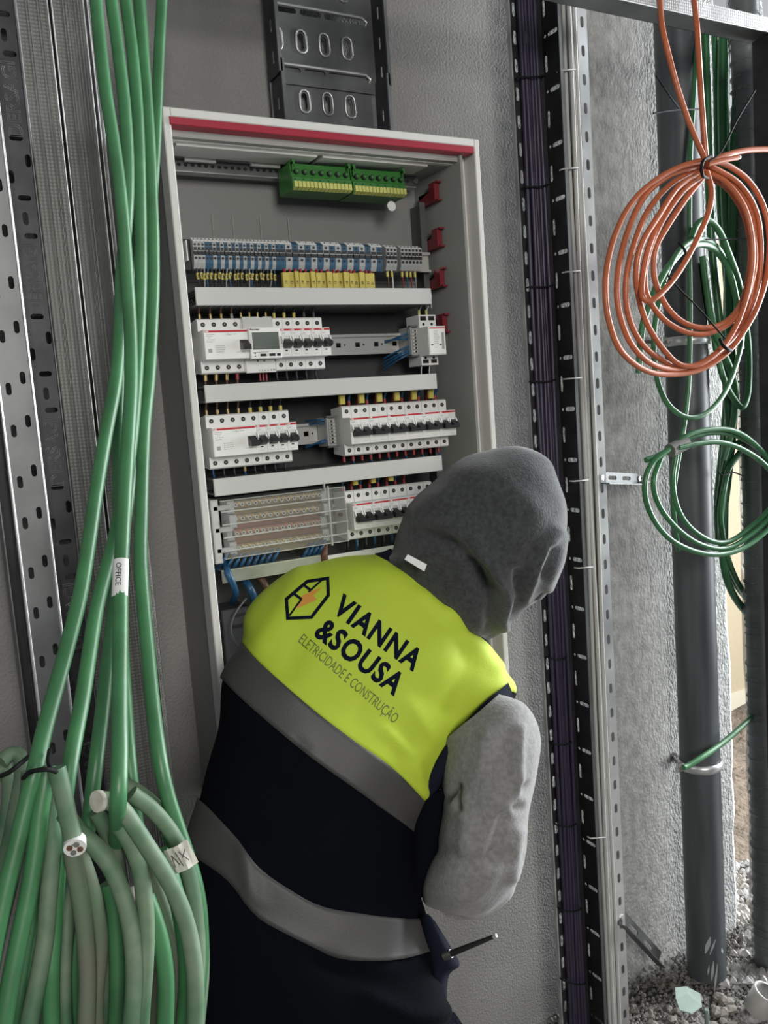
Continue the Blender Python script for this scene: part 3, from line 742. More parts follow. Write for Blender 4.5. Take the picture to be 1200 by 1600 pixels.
for i in range(3): drop(0.507+0.0055*i, ZR2-H-0.002, zt2-0.01, M['wblue' if i == 2 else 'wblack'], 'wred', f'{ORD[i]} thin wire with red ferrule under the display meter', 'wires below the second row', r=0.001, fr=0.0017, fl=0.012)
for i in range(5): drop(0.5403+0.0175*i-0.004, ZR2-H+0.002, zt2-0.01, M['wblack'], None, f'{ORD[i]} black wire leaving the second-row single breakers downwards', 'wires below the second row', r=0.0018)
for i in range(4): drop(0.4165+0.0175*i-0.004, ZR3+H-0.002, zb2_+0.008, M['wbrown'], 'brass', f'{ORD[i]} brown wire entering the wide third-row breaker from above', 'wires above the third row')
for i in range(4): drop(0.4851+0.0175*i, ZR3+H-0.002, zb2_+0.006, M['wblack'], 'yellow', f'{ORD[i]} wire with yellow sleeve above the third-row single breakers', 'wires above the third row', fr=0.0032)
for i in range(12): drop(0.6519+0.0175*i-0.006, ZR3+H-0.003, zb2_+0.004, M['wblue' if i % 2 else 'wred'], 'wred', f'{ORD[i]} wire entering the third-row two-pole breakers from above', 'wires above the third row', r=0.0024, fr=0.0029, fl=0.011)
for i in range(6):
    x = 0.6519+0.035*i-0.008; zc = zb2_-0.004
    if i: x += 0.002
    mb = MB().box(x-0.005, x+0.005, -0.118, -0.112, zc-0.012, zc+0.004, M['yellow'], 0.001)
    thing('marker_sleeve', mb, f'{ORD[i]} yellow sleeve above the third-row two-pole breakers', 'marker sleeve', 'yellow sleeves above the third row')
for i in range(8): drop(0.4165+0.0175*i-0.002, ZR3-H+0.002, zt3-0.01, M['wblack' if i not in (0, 3) else 'wblue'], 'brass' if i == 3 else None, f'{ORD[i]} wire below the left-hand block of the third row', 'wires below the third row', r=0.0017)
for i in range(12): drop(0.6519+0.0175*i-0.006, ZR3-H+0.002, zt3-0.008, M['wblue' if i % 2 else 'wblack'], 'wred', f'{ORD[i]} wire below the third-row two-pole breakers', 'wires below the third row', r=0.0018, fl=0.012)
for i in range(8):
    drop(0.6445+0.0175*i-0.006, ZR4+H-0.003, zb3+0.004, M['wblue' if i % 2 == 0 else 'wred'], 'wred', f'{ORD[i]} wire entering the fourth-row breakers from above', 'wires above the fourth row', r=0.0022, fl=0.010)
for i, k in enumerate((1, 3, 5)):
    x = 0.6445+0.0175*k-0.005; mb = MB().box(x-0.0045, x+0.0045, -0.118, -0.113, zb3-0.010, zb3+0.002, M['yellow'], 0.001)
    thing('marker_sleeve', mb, f'{ORD[i]} yellow sleeve above the fourth-row breakers', 'marker sleeve', 'yellow sleeves above the fourth row')
for i in range(9): drop(0.6445+0.0175*i-0.004, ZR4-H+0.002, ZR4-H-0.03, M['wblue' if i % 2 else 'wblack'], 'wblue' if i % 2 else 'black', f'{ORD[i]} short wire below the fourth-row breakers', 'wires below the fourth row', r=0.0020, fr=0.0028, fl=0.016, y2=-0.09)
for i in range(2): drop(cx0+0.009+0.015*i, z+0.046, zl1, M['wwhite'], 'yellow2', f'{ORD[i]} white wire on top of the contactor', 'wires on the contactor', r=0.001)
for i in range(2): drop(cx0+0.007+0.017*i, z-0.042, zt2-0.01, M['wwhite'], None, f'{ORD[i]} white wire under the contactor', 'wires on the contactor', r=0.001, sag=-0.006)
# blue neutral wires fanning into the upright strips
for s_i, (pxs, rows, nm) in enumerate((((600, 640), ((536, 521), (533, 528), (572, 548), (566, 546), (560, 541), (577, 553)), 'second'), ((478, 511), ((658, 656), (664, 660), (697, 690), (700, 686)), 'third'))):
    for i, (ya, yb) in enumerate(rows):
        a = at(pxs[1], yb, 1.32); b2 = at(pxs[0], ya, 1.36); mid = at((pxs[0]+pxs[1])/2+4, (ya*0.35+yb*0.65), 1.325)
        wire([a, mid, b2], 0.0019, M['wblue'], f'{ORD[i]} blue wire from the top at the {nm}-row upright neutral strip', 'blue wires at the neutral strips')

# ---------------------------------------------------------------- busbar distribution block, row four
bx0, bx1 = X_at(331, 820, 1.30), X_at(540, 815, 1.30)
bzt, bzb = Z_at(331, 783, 1.30), Z_at(540, 848, 1.30)
bzt = (Z_at(350, 781, 1.29)+Z_at(530, 762, 1.29))/2; bzb = (Z_at(350, 872, 1.29)+Z_at(535, 850, 1.29))/2
zc = (bzt+bzb)/2; hh = (bzt-bzb)/2
bt = thing('busbar_block', MB().box(bx0, bx1, -0.075, -0.062, bzb, bzt, M['duct'], 0.002), 'busbar distribution block under a clear plastic cover in the fourth row', 'busbar block')
for s, xs in ((0, bx0+0.034), (1, bx1-0.034)):
    mb = MB(); hx = 0.006
    for k in range(4):
        zz = zc+hh*(0.72-0.48*k); mb.box(xs-hx, xs+hx, -0.118+0.006*k-0.012*(k % 2), -0.07, zz-hh*0.22, zz+hh*0.22, M['tgrey'], 0.001)
    mb.box(xs-hx, xs+hx, -0.09, -0.07, bzb+0.004, bzt-0.004, M['tgrey'])
    obj('busbar_support', mb, bt)
for k, (mm, yy) in enumerate((('rail', -0.112), ('brass', -0.106), ('copper', -0.106), ('rail', -0.110))):
    zz = zc+hh*(0.78-0.50*k)
    xa_, xb_ = bx0+0.036, bx1-(0.030 if k % 2 else 0.038)
    bar = obj('busbar', MB().box(xa_, xb_, yy, yy+0.010, zz-hh*0.13, zz+hh*0.13, M['brass'] if k != 2 else M['copper'], 0.0006), bt)
    obj('busbar_ledge', MB().box(xa_, xb_, yy+0.012, yy+0.016, zz-hh*0.40, zz-hh*0.16, M['copper'] if k in (1, 2) else M['brass']), bt)
    n = 14
    scr = None
    for i in range(n):
        x = xa_+0.006+(xb_-xa_-0.012)*i/(n-1)
        if scr is None:
            mb = MB().cyl((0, 0.001, 0), (0, -0.007, 0), 0.0036, M['rail'], 8); mb.cyl((0, -0.0071, 0), (0, -0.0069, 0), 0.0018, M['hole'], 6, smooth=False)
            o = mb.build('screw'); o.parent = bt; scr = o
        else:
            o = scr.copy(); C.objects.link(o)
        bl = wloc(bt); o.location = (x-bl[0], yy-bl[1], zz-bl[2])
# clear cover: hollow shell with ridges
mb = MB(); yc = -0.128; t_ = 0.0018
mb.box(bx0+0.014, bx1, yc, yc+t_, bzb, bzt, M['clear'])
for zz in (bzb, bzt-t_): mb.box(bx0+0.014, bx1, yc+t_, -0.075, zz, zz+t_, M['clear'])
mb.box(bx1-t_, bx1, yc+t_, -0.075, bzb+t_, bzt-t_, M['clear'])
for k in range(4):
    zz = zc+hh*(0.62-0.44*k); mb.box(bx0+0.014, bx1, yc-0.0035, yc, zz-0.0010, zz+0.0010, M['cglint'])
mb.box(bx1-0.034, bx1-0.0318, yc-0.004, yc, bzb-0.003, bzt+0.004, M['cglint'])
for zz in (bzb, bzt-0.0012): mb.box(bx0+0.014, bx1, yc-0.0006, yc+0.001, zz, zz+0.0012, M['cglint'])
mb.box(bx1-0.0012, bx1, yc-0.0006, yc+0.001, bzb, bzt, M['cglint'])
obj('clear_cover', mb, bt)
mb = MB().box(bx0, bx0+0.012, yc+0.004, -0.062, bzb-0.006, bzt+0.002, M['lid'], 0.002)
for zz in (bzb+0.014, zc, bzt-0.012): mb.box(bx0+0.003, bx0+0.032, yc+0.004, yc+0.010, zz-0.004, zz+0.004, M['tgrey'], 0.001)
obj('end_bracket', mb, bt)
for (x, zz) in ((bx0+0.024, bzb+0.004), (bx0+0.022, zc+0.012), (bx1-0.012, zc)): obj('cover_screw', MB().cyl((x, yc-0.002, zz), (x, yc+0.004, zz), 0.0035, M['screw'], 8), bt)
# blue loops under the busbar block
lp = [(342, 880), (352, 884), (362, 884), (372, 883), (382, 882), (392, 881), (402, 879), (412, 877), (422, 875), (470, 868), (478, 866), (486, 864), (494, 862)]
for i, (px, py) in enumerate(lp):
    a = at(px+14, py-18, 1.31); b2 = at(px+7, py-4, 1.30); c_ = at(px-4, py+8, 1.33)
    wire([a, b2, c_, c_+Vector((-0.01, 0.03, 0.0))], 0.0028, M['wblue'], f'{ORD[i]} blue wire from the left bending under the busbar block', 'blue wires under the busbar block')
mb = MB(); a = at(345, 898, 1.31); b2 = at(500, 880, 1.31)
mb.box(a.x, b2.x, -0.115, -0.112, (a.z+b2.z)/2-0.010, (a.z+b2.z)/2+0.009, M['galv']); mb.box(a.x, b2.x, -0.115, -0.09, (a.z+b2.z)/2+0.009, (a.z+b2.z)/2+0.011, M['galvb'])
thing('cross_bar', mb, 'galvanised cross bar below the blue wire loops', 'bar')
a = at(513, 873, 1.31); b2 = at(665, 862, 1.31); zc2 = (a.z+b2.z)/2
mb = MB(); plate(mb, (a.x, -0.108, zc2-0.013), (1, 0, 0), (0, 0, 1), rectpoly(0, b2.x-a.x, 0, 0.026), [slot(0.012, 0.013, 0.009, 0.009, True, 4), slot(0.034, 0.013, 0.009, 0.009, True, 4)], 0.002, M['white'])
text_on(mb, 'C-150101-2', (b2.x-0.01, -0.1095, zc2+0.006), (-1, 0, 0), (0, 0, -1), 0.008, M['ink'], 0.0001)
pl = thing('mounting_strip', mb, 'white mounting strip with two bolts below the fourth-row breakers', 'strip')
for dx in (0.012, 0.034): obj('bolt', MB().cyl((a.x+dx, -0.115, zc2), (a.x+dx, -0.106, zc2), 0.0055, M['screw'], 6, smooth=False), pl)
# heavy cables below
def cable(pix, r, m_, label, cat, group=None, name='cable', n=8, step=5, parent=None):
    """pix: (px, py, p) triples"""
    pts = spline([at(*q) for q in pix], step)
    mb = MB().tube(pts, r, m_, n)
    return thing(name, mb, label, cat, group) if parent is None else obj(name, mb, parent)
cable([(352, 878, 1.32), (356, 895, 1.30), (364, 912, 1.30), (368, 928, 1.32), (362, 945, 1.37)], 0.0055, M['wblue'], 'thick blue cable dropping at the left below the busbar block', 'cable', 'thick cables at the cabinet bottom')
cable([(378, 900, 1.34), (388, 915, 1.32), (396, 932, 1.32), (400, 960, 1.36)], 0.0065, M['wblue'], 'thick blue cable beside the shoulder, below the cross bar', 'cable', 'thick cables at the cabinet bottom')
cable([(398, 898, 1.34), (410, 908, 1.33), (418, 925, 1.33), (424, 950, 1.36)], 0.006, M['wbrown'], 'thick brown cable below the cross bar, beside the yellow shoulder', 'cable', 'thick cables at the cabinet bottom')
cable([(508, 852, 1.31), (507, 868, 1.30), (506, 885, 1.32)], 0.005, M['wbrown'], 'short brown cable rising beside the white mounting strip', 'cable', 'thick cables at the cabinet bottom')
cable([(384, 935, 1.31), (366, 960, 1.29), (360, 985, 1.28), (368, 1005, 1.26), (386, 1022, 1.24)], 0.0022, mat('cord_dark', (0.045, 0.045, 0.047), 0.6), 'thin dark grey cord curving beside the left shoulder', 'cord')
a = at(343, 953, 1.34); b2 = at(388, 1060, 1.34)
mb = MB().box(a.x, b2.x+0.01, -0.09, -0.03, b2.z, a.z, mat('module_dark', (0.05, 0.05, 0.052), 0.6), 0.002)
for zz in (a.z-0.012, a.z-0.03): mb.box(a.x+0.016, a.x+0.04, -0.0905, -0.085, zz-0.003, zz+0.003, M['hole'])
thing('grey_module_box', mb, 'dark grey module box at the bottom of the cabinet', 'module')
# ================================================================ cable trays
def cable_p(pix, r, m_, label, cat='cable', group=None, name='cable', n=10, step=5):
    return cable(pix, r, m_, label, cat, group, name, n, step)
# tray above the cabinet: U section with pressed ribs and obround holes
ty = Y(1.395); tl = X_at(430, 60, 1.36); tr_ = X_at(583, 100, 1.395)+0.004
tz0, tz1 = 1.86, 2.55
tray = empty('cable_tray', ((tl+tr_)/2, ty, tz0), 'short galvanised cable tray with pressed slots fixed above the cabinet', 'cable tray')
TW = tr_-tl
zsplit = Z_at(520, 138, 1.39)
def tray_seg(za, zb, y, nm, first):
    hs = []; ribs = []
    z = za
    zz = Z_at(500, 68, 1.39)
    per = 0.096
    rows = [zz+per*k for k in range(-3, 8)]
    for rz in rows:
        for cx in (0.017, 0.062, 0.106, 0.150):
            if za+0.02 < rz and rz+0.016 < zb+0.01: hs.append(slot(cx, rz-za, 0.028, 0.010, True, 4)); ribs.append((cx, rz))
        rr = rz+per/2
        if za+0.006 < rr-0.008 and rr+0.008 < zb-0.004:
            for (a, b2) in ((0.012, 0.058), (0.064, 0.104), (0.110, TW-0.016)): hs.append(slot((a+b2)/2, rr-za, b2-a, 0.009, False, 4))
            ribs.append((None, rr))
    mb = MB(); plate(mb, (tl, y, za), (1, 0, 0), (0, 0, 1), rectpoly(0, TW, 0, zb-za), hs, 0.0015, M['galvd'])
    for cx, rz in ribs:
        if cx is not None:
            pts = [Vector((tl+a, y-0.002, rz+b2)) for a, b2 in slot(cx, 0, 0.038, 0.019, True, 5)]; mb.tube(pts, 0.0026, M['galv'], 6, closed=True)
        else:
            pts = [Vector((tl+0.006, y-0.002, rz+0.008)), Vector((tl+TW-0.022, y-0.002, rz+0.008)), Vector((tl+TW-0.012, y-0.002, rz+0.001)), Vector((tl+TW-0.016, y-0.002, rz-0.007))]
            mb.tube(pts, 0.0028, M['galvb'], 6)
    obj(nm, mb, tray)
tray_seg(zsplit, tz1, ty, 'tray_floor', True)
tray_seg(tz0, zsplit+0.03, ty+0.004, 'tray_floor', False)
for x, s in ((tl, -1), (tr_, 1)):
    for za, zb, o_ in ((zsplit, tz1, 0.0), (tz0, zsplit+0.02, 0.003)):
        mb = MB(); hs = [slot(0.022, 0.03+0.05*i, 0.022, 0.006, True, 3) for i in range(int((zb-za-0.05)/0.05)+1) if 0.03+0.05*i+0.012 < zb-za]
        plate(mb, (x-s*o_, ty, za), (0, -1, 0), (0, 0, 1), rectpoly(0, 0.045, 0, zb-za), hs, 0.0015, M['trayd'])
        mb.box(x-s*o_-0.003, x-s*o_+0.003, ty-0.049, ty-0.045, za, zb, M['galvd'])
        obj('tray_side', mb, tray)

# tall tray right of the cabinet
yb_ = Y(1.33); xl2 = X_at(797, 100, 1.33); xr2 = X_at(849, 100, 1.33)
tray2 = empty('tall_cable_tray', ((xl2+xr2)/2, yb_, 0.0), 'tall dark perforated cable tray carrying the purple cables, right of the cabinet', 'cable tray')
zt_ = 2.45
mb = MB(); W2 = xr2-xl2
hs = [slot(0.014, 0.03+0.05*i, 0.026, 0.0075, True, 3) for i in range(48)]
plate(mb, (xl2, yb_, 0.01), (1, 0, 0), (0, 0, 1), rectpoly(0, W2, 0, zt_), hs, 0.0016, M['trayd'])
mb.box(xl2-0.003, xl2, yb_-0.008, yb_, 0.01, zt_, M['galv'])
obj('tray_floor', mb, tray2)
mb = MB(); hs = []
FD = 0.046
z70 = Z_at(860, 235, 1.34)
for k in range(-22, 8):
    z = z70+0.1*k-0.01
    if z < 0.03 or z > zt_-0.04: continue
    hs.append(slot(0.030, z, 0.029, 0.0085, False, 3)); hs.append(slot(0.0085, z, 0.007, 0.007, True, 3))
    if z+0.065 < zt_: hs.append(slot(0.0085, z+0.05, 0.032, 0.0075, True, 3))
plate(mb, (xr2, yb_, 0.01), (0, -1, 0), (0, 0, 1), rectpoly(0, FD, 0, zt_), hs, 0.0016, M['trayd'])
mb.box(xr2-0.001, xr2+0.006, yb_-FD-0.002, yb_-FD, 0.01, zt_, M['galvd'])
obj('tray_side', mb, tray2)
# purple cables tied in the tray
NP = 6
pw = (X_at(850, 200, 1.32)-X_at(818, 200, 1.32))
px0 = X_at(818, 200, 1.32)
for i in range(NP):
    x = px0+0.0035+i*pw/NP*0.92; pts = []
    for k in range(26):
        z = 0.02+2.4*k/25; pts.append((x+0.0018*math.sin(z*7+i*1.7), Y(1.322)-0.002*((i*3) % 4)/2+0.001*math.sin(z*5+i), z))
    thing('purple_cable', MB().tube(pts, 0.0047, M['purple'], 8), f'{ORD[i]} dark purple cable from the left in the tall perforated tray', 'cable', 'purple cables in the tall tray')
for i, (a, b2) in enumerate((((812, 120), (851, 118)), ((823, 292), (858, 288)), ((830, 448), (866, 445)), ((833, 596), (868, 593)), ((858, 1028), (885, 1028)), ((866, 1162), (893, 1160)), ((873, 1290), (900, 1288)), ((878, 1422), (908, 1420)), ((881, 1532), (915, 1537)))):
    pa, pb = at(*a, 1.312), at(*b2, 1.312); m_ = (pa+pb)/2+Vector((0, -0.004, -0.003))
    thing('cable_tie', MB().tube(spline([pa+Vector((-0.001, 0.012, 0)), pa, m_, pb, pb+Vector((0.001, 0.012, 0.0))], 5), 0.0016, M['tie'], 6), f'{ORD[i]} black cable tie from the top around the purple cables', 'cable tie', 'ties around the purple cables')
# second profile: shallow slotted channel with a bright perforated edge and grey cables
xq0 = X_at(904, 100, 1.29); xq1 = X_at(919, 100, 1.29)
ch = empty('slotted_channel', ((xq0+xq1)/2, Y(1.32), 0), 'bright slotted metal channel standing beside the purple cables', 'metal channel')
mb = MB()
za_, zb2 = Z_at(905, 31, 1.31), Z_at(949, 1130, 1.31)
hs = []
k = 0
while 0.03+0.052*k < 2.42: hs.append(slot((xq1-xq0)*0.5, 0.03+0.052*k, 0.021, 0.0085, True, 4)); k += 1
plate(mb, (xq0, Y(1.29), 0.01), (1, 0, 0), (0, 0, 1), rectpoly(0, xq1-xq0, 0, 2.45), hs, 0.0018, M['galvb'])
obj('slotted_face', mb, ch)
xg = X_at(881, 100, 1.295)
mb = MB().box(xq1-0.002, xq1, Y(1.29), Y(1.305), 0.01, 2.46, M['galv'])
obj('channel_lip', mb, ch)
mb = MB()
for dx, dy in ((0.0, 0.0), (-0.006, 0.012), (-0.010, 0.024)): mb.box(xq0+dx-0.002, xq0+dx, Y(1.29)+dy, Y(1.29)+dy+0.012, 0.01, 2.46, M['galv']); mb.box(xq0+dx-0.006, xq0+dx, Y(1.29)+dy+0.012, Y(1.29)+dy+0.013, 0.01, 2.46, M['galvd'])
obj('channel_fold', mb, ch)
for i in range(4):
    pts = []
    for k in range(26):
        z = 0.02+2.42*k/25; pts.append((xg+0.003+0.0082*i+0.0014*math.sin(z*6+i*2), Y(1.293)-0.003*(i % 2)+0.0015*math.sin(z*4+2*i), z))
    thing('grey_cable', MB().tube(pts, 0.0042, M['cgrey'], 8), f'{ORD[i]} pale grey cable from the left in front of the slotted channel', 'cable', 'pale grey cables along the channel')
for i, (px, py) in enumerate(((883, 110), (887, 264), (891, 425), (893, 592), (903, 752), (910, 888), (930, 1310))):
    pa, pb = at(px-7, py, 1.283), at(px+16, py-2, 1.283)
    thing('cable_tie', MB().tube([pa+Vector((0, .01, 0)), pa, pb, pb+Vector((0, .01, 0))], 0.0016, M['cgrey'], 6), f'{ORD[i]} pale tie from the top around the grey cables', 'cable tie', 'ties around the grey cables')
# the two wall brackets
def bracket(p0, p1, label, w=0.022, down=False):
    a = at(*p0); b2 = at(*p1); d = (b2-a); L = d.length; U = d.normalized(); V = Vector((0, 0, 1)); V = (V-U*V.dot(U)).normalized()
    N = U.cross(V); mb = MB()
    plate(mb, a-V*w/2, U, V, rectpoly(0, L, 0, w), [slot(L*0.30, w*0.5, L*0.22, w*0.38, False, 4), slot(L*0.68, w*0.5, L*0.22, w*0.38, False, 4)], 0.002, M['galvd'])
    vs = [a-V*w/2, b2-V*w/2, b2-V*w/2+N*0.02, a-V*w/2+N*0.02]; vs += [v-V*0.002 for v in vs]
    mb.add(vs, [(0, 1, 2, 3), (7, 6, 5, 4), (0, 4, 5, 1), (1, 5, 6, 2), (2, 6, 7, 3), (3, 7, 4, 0)], M['galvd'])
    t = thing('wall_bracket', mb, label, 'bracket')
    q = a+U*0.004; obj('bolt', MB().cyl(q-N*0.006, q+N*0.004, 0.006, M['galvb'], 6, smooth=False), t)
    return t
bracket((938, 746, 1.29), (996, 748, 1.35), 'perforated steel bracket bolted to the slotted channel near the green coil')
bracket((996, 748, 1.35), (1012, 747, 1.365), 'short inner stub of the bracket near the green coil', 0.013)
bracket((970, 1432, 1.29), (1030, 1497, 1.36), 'slanting perforated steel bracket low on the slotted channel', 0.030)

# ================================================================ profiles leaning on the left
def x_of(px, py, p): return X_at(px, py, p)
def stud(pa, pb, p, dpth, label, m_, ribs=()):
    """pa, pb = pixel x at pixel row 0"""
    xa, xb = X_at(pa, 0, p), X_at(pb, 0, p)
    t = empty('steel_stud', ((xa+xb)/2, Y(p), 0), label, 'steel stud')
    obj('web', MB().box(xa, xb, Y(p), Y(p)+0.0016, 0.005, 2.6, m_), t)
    for x, s in ((xa, 1), (xb, -1)):
        mb = MB().box(min(x, x+s*0.0014), max(x, x+s*0.0014), Y(p), Y(p)+dpth, 0.005, 2.6, m_)
        mb.box(min(x, x+s*0.010), max(x, x+s*0.010), Y(p)+dpth-0.0015, Y(p)+dpth, 0.005, 2.6, m_)
        obj('flange', mb, t)
        obj('folded_edge', MB().tube([(x+s*0.0012, Y(p)-0.0004, 0.01), (x+s*0.0012, Y(p)-0.0004, 2.6)], 0.0014, M['galvb'], 6), t)
    for f in ribs:
        x = xa+(xb-xa)*f; obj('pressed_rib', MB().tube([(x, Y(p), 0.01), (x, Y(p), 2.6)], 0.0012, m_, 6), t)
    return t
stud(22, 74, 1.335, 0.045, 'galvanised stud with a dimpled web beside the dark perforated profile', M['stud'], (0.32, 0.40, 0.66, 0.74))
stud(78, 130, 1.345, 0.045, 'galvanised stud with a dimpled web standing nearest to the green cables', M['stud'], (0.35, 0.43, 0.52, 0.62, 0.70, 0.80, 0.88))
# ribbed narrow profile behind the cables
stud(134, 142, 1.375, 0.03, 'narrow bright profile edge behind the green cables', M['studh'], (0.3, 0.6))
def perf_profile(pL, pR, pyref, p, holes, label, name, m_, side, sd=0.05, txt=None):
    xa, xb = X_at(pL, pyref, p), X_at(pR, pyref, p); W = xb-xa
    t = empty(name, ((xa+xb)/2, Y(p), 0), label, 'metal profile')
    mb = MB(); plate(mb, (xa, Y(p), 0.005), (1, 0, 0), (0, 0, 1), rectpoly(0, W, 0, 2.5), holes(W), 0.0016, m_)
    obj('perforated_face', mb, t)
    for x, s in ((xa, 1), (xb, -1)):
        mb = MB().box(min(x, x+s*0.0016), max(x, x+s*0.0016), Y(p), Y(p)+sd, 0.005, 2.5, m_); obj('side_flange', mb, t)
        obj('rolled_edge', MB().tube([(x, Y(p)-0.001, 0.006), (x, Y(p)-0.001, 2.5)], 0.0022, side, 6), t)
    return t, xa, xb
def holesA(W):
    hs = []; z = 0.05
    while z < 2.42:
        hs += [slot(W*0.28, z, 0.017, 0.007), slot(W*0.74, z+0.012, 0.017, 0.007)]
        hs += [slot(W*0.28, z+0.056, 0.017, 0.007), slot(W*0.74, z+0.070, 0.017, 0.007)]; z += 0.125
    return hs
pf, xa, xb = perf_profile(10, 62, 700, 1.25, holesA, 'grey perforated profile with staggered slots, leftmost in the stack', 'perforated_profile', M['galvd'], M['galvb'])
zref = Z_at(70, 600, 1.33)
def holesB(W):
    hs = []
    for k in range(-5, 5):
        z0 = zref+0.245*k
        for dz, f, v in ((0.075, 0.55, False), (0.045, 0.85, True), (0.022, 0.25, True), (-0.006, 0.60, False), (-0.034, 0.55, True), (-0.058, 0.66, False)):
            z = z0+dz-0.005+0.02
            if 0.03 < z < 2.45: hs.append(slot(W*f, z, 0.018, 0.0075, v))
    return hs
pf2, xa2, xb2 = perf_profile(52, 99, 665, 1.325, holesB, 'dark perforated profile with embossed lettering, second in the stack', 'perforated_profile', M['trayd'], M['galvd'], 0.04)
M['emb'] = mat('emboss_edge', (0.16, 0.165, 0.165), 0.4, 0.7)
for k in range(-5, 5):
    z0 = zref+0.245*k-0.045
    if z0-0.11 < 0.05 or z0 > 2.45: continue
    vs, fs = textmesh('DERSAG', 0.027, 0.0, 0.0, 'LEFT', 1.0)
    cu = bpy.data.curves.new('t', 'FONT'); cu.body = 'DERSAGI'; cu.size = 0.026; cu.fill_mode = 'NONE'; cu.bevel_depth = 0.0005; cu.resolution_u = 3
    o = bpy.data.objects.new('t', cu); C.objects.link(o)
    dg = bpy.context.evaluated_depsgraph_get(); dg.update(); me = bpy.data.meshes.new_from_object(o.evaluated_get(dg))
    vs = [tuple(v.co) for v in me.vertices]; fs = [tuple(q.vertices) for q in me.polygons]
    bpy.data.objects.remove(o); bpy.data.meshes.remove(me); bpy.data.curves.remove(cu)
    mb = MB(); O = Vector((xa2+(xb2-xa2)*0.78, Y(1.325)-0.001, z0-0.105)); mb.add([O+Vector((-b2, -c_, a)) for a, b2, c_ in vs], fs, M['emb'])
    obj('embossed_lettering', mb, pf2)
# dark profile and plain plate at the far left edge
xa = X_at(-14, 900, 1.28); xb = X_at(9, 900, 1.30)
mb = MB().box(X_at(13, 900, 1.33), X_at(30, 900, 1.33), Y(1.36), Y(1.355), 0.005, 2.3, M['trayd'])
mb.box(X_at(11, 900, 1.32), X_at(13, 900, 1.32), Y(1.30), Y(1.355), 0.005, 2.3, M['galvd'])
thing('dark_profile', mb, 'narrow dark metal profile between the plain sheet and the perforated stack', 'metal profile')

# ================================================================ horizontal channel and upright at the right
pf_ = 1.12
zf = Z_at(1100, 28, pf_)
def k_rel(px, py): d = ray(px, py); return d[2]/d[1]
zrel = zf-CAMZ; pr_ = zrel/k_rel(1100, 53)
hch = (Z_at(1100, 4, pf_)-zf)
hc = empty('overhead_channel', (0.9, Y((pf_+pr_)/2), zf), 'galvanised channel running level across the top right, over the green cables', 'steel channel')
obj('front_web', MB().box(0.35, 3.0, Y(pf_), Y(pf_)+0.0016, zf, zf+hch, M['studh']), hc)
obj('bottom_flange', MB().box(0.35, 3.0, Y(pf_)+0.0016, Y(pr_), zf, zf+0.0016, M['galvd']), hc)
obj('folded_edge', MB().tube([(0.35, Y(pf_)+0.001, zf+0.001), (3.0, Y(pf_)+0.001, zf+0.001)], 0.0018, M['galvb'], 6), hc)
obj('rear_lip', MB().box(0.35, 3.0, Y(pr_)-0.001, Y(pr_), zf, zf+0.012, M['galv']), hc)
# upright stud at the right edge of the frame
xs0 = X_at(1193, 900, 1.16)
us = empty('upright_stud', (xs0+0.03, Y(1.11), 0), 'dark steel stud standing at the right edge under the overhead channel', 'steel stud')
obj('web', MB().box(xs0, xs0+0.07, Y(1.11), Y(1.11)+0.0016, 0.0, zf-0.002, M['galvd']), us)
obj('flange', MB().box(xs0, xs0+0.0016, Y(1.11)+0.0016, Y(1.16), 0.0, zf-0.002, M['trayd']), us)
obj('flange', MB().box(xs0+0.0684, xs0+0.07, Y(1.11)+0.0016, Y(1.16), 0.0, zf-0.002, M['trayd']), us)
xq = X_at(1183, 110, 1.16); zq = Z_at(1190, 165, 1.16)
mb = MB().prism([(xq, zf), (xq, zq-0.004), (xq+0.01, zq+0.004), (xs0+0.08, zq+0.03), (xs0+0.08, zf)], 'y', Y(1.16), Y(1.16)+0.002, M['galvd'])
obj('gusset_plate', mb, us)

# ================================================================ drain pipe, clamps, corrugated duct
PR = 0.045
pc = Y(1.345)
xcp = X_at(1077, 700, 1.345)
xt = X_at(1078, 300, 1.345); xbm = X_at(1116, 1500, 1.345)
mb = MB(); prf = []
# slight lean like the photo
p_top = Vector((xcp-0.002, pc, 2.6)); p_bot = Vector((xcp+0.004, pc, 0.03))
mb.cyl(p_bot, p_top, PR, M['pipe'], 40)
pipe = thing('drain_pipe', mb, 'dark grey plastic drain pipe standing against the bright pillar', 'pipe')
# pale scuffs near the foot
def pix_on_cyl(px, py, r):
    o_ = Vector(CAM); d = Vector(ray(px, py)).normalized(); ax = (p_top-p_bot).normalized()
    w_ = o_-p_bot; dd = d-ax*d.dot(ax); ww = w_-ax*w_.dot(ax)
    A = dd.dot(dd); B = 2*dd.dot(ww); C_ = ww.dot(ww)-r*r; D = B*B-4*A*C_
    if D < 0: return None
    return o_+d*((-B-math.sqrt(D))/(2*A))
for k, (a, b2, w_) in enumerate((((1110, 1464), (1102, 1490), 3.6), ((1118, 1468), (1109, 1492), 1.8), ((1128, 1481), (1129, 1490), 1.6), ((1115, 1502), (1112, 1532), 2.2), ((1121, 1506), (1116, 1552), 1.6), ((1108, 1508), (1106, 1524), 1.3))):
    mb = MB(); vs = []
    n = 7
    for i in range(n+1):
        t = i/n; ww = w_*math.sin(PI*(0.08+0.84*t))+0.2*math.sin(i*5)
        for s in (-1, 1):
            q = pix_on_cyl(a[0]+(b2[0]-a[0])*t+s*ww, a[1]+(b2[1]-a[1])*t, PR+0.0006)
            vs.append(q if q is not None else Vector(p_bot))
    mb.add(vs, [(2*i, 2*i+1, 2*i+3, 2*i+2) for i in range(n)], M['scuff']); obj('paint_scuff', mb, pipe)
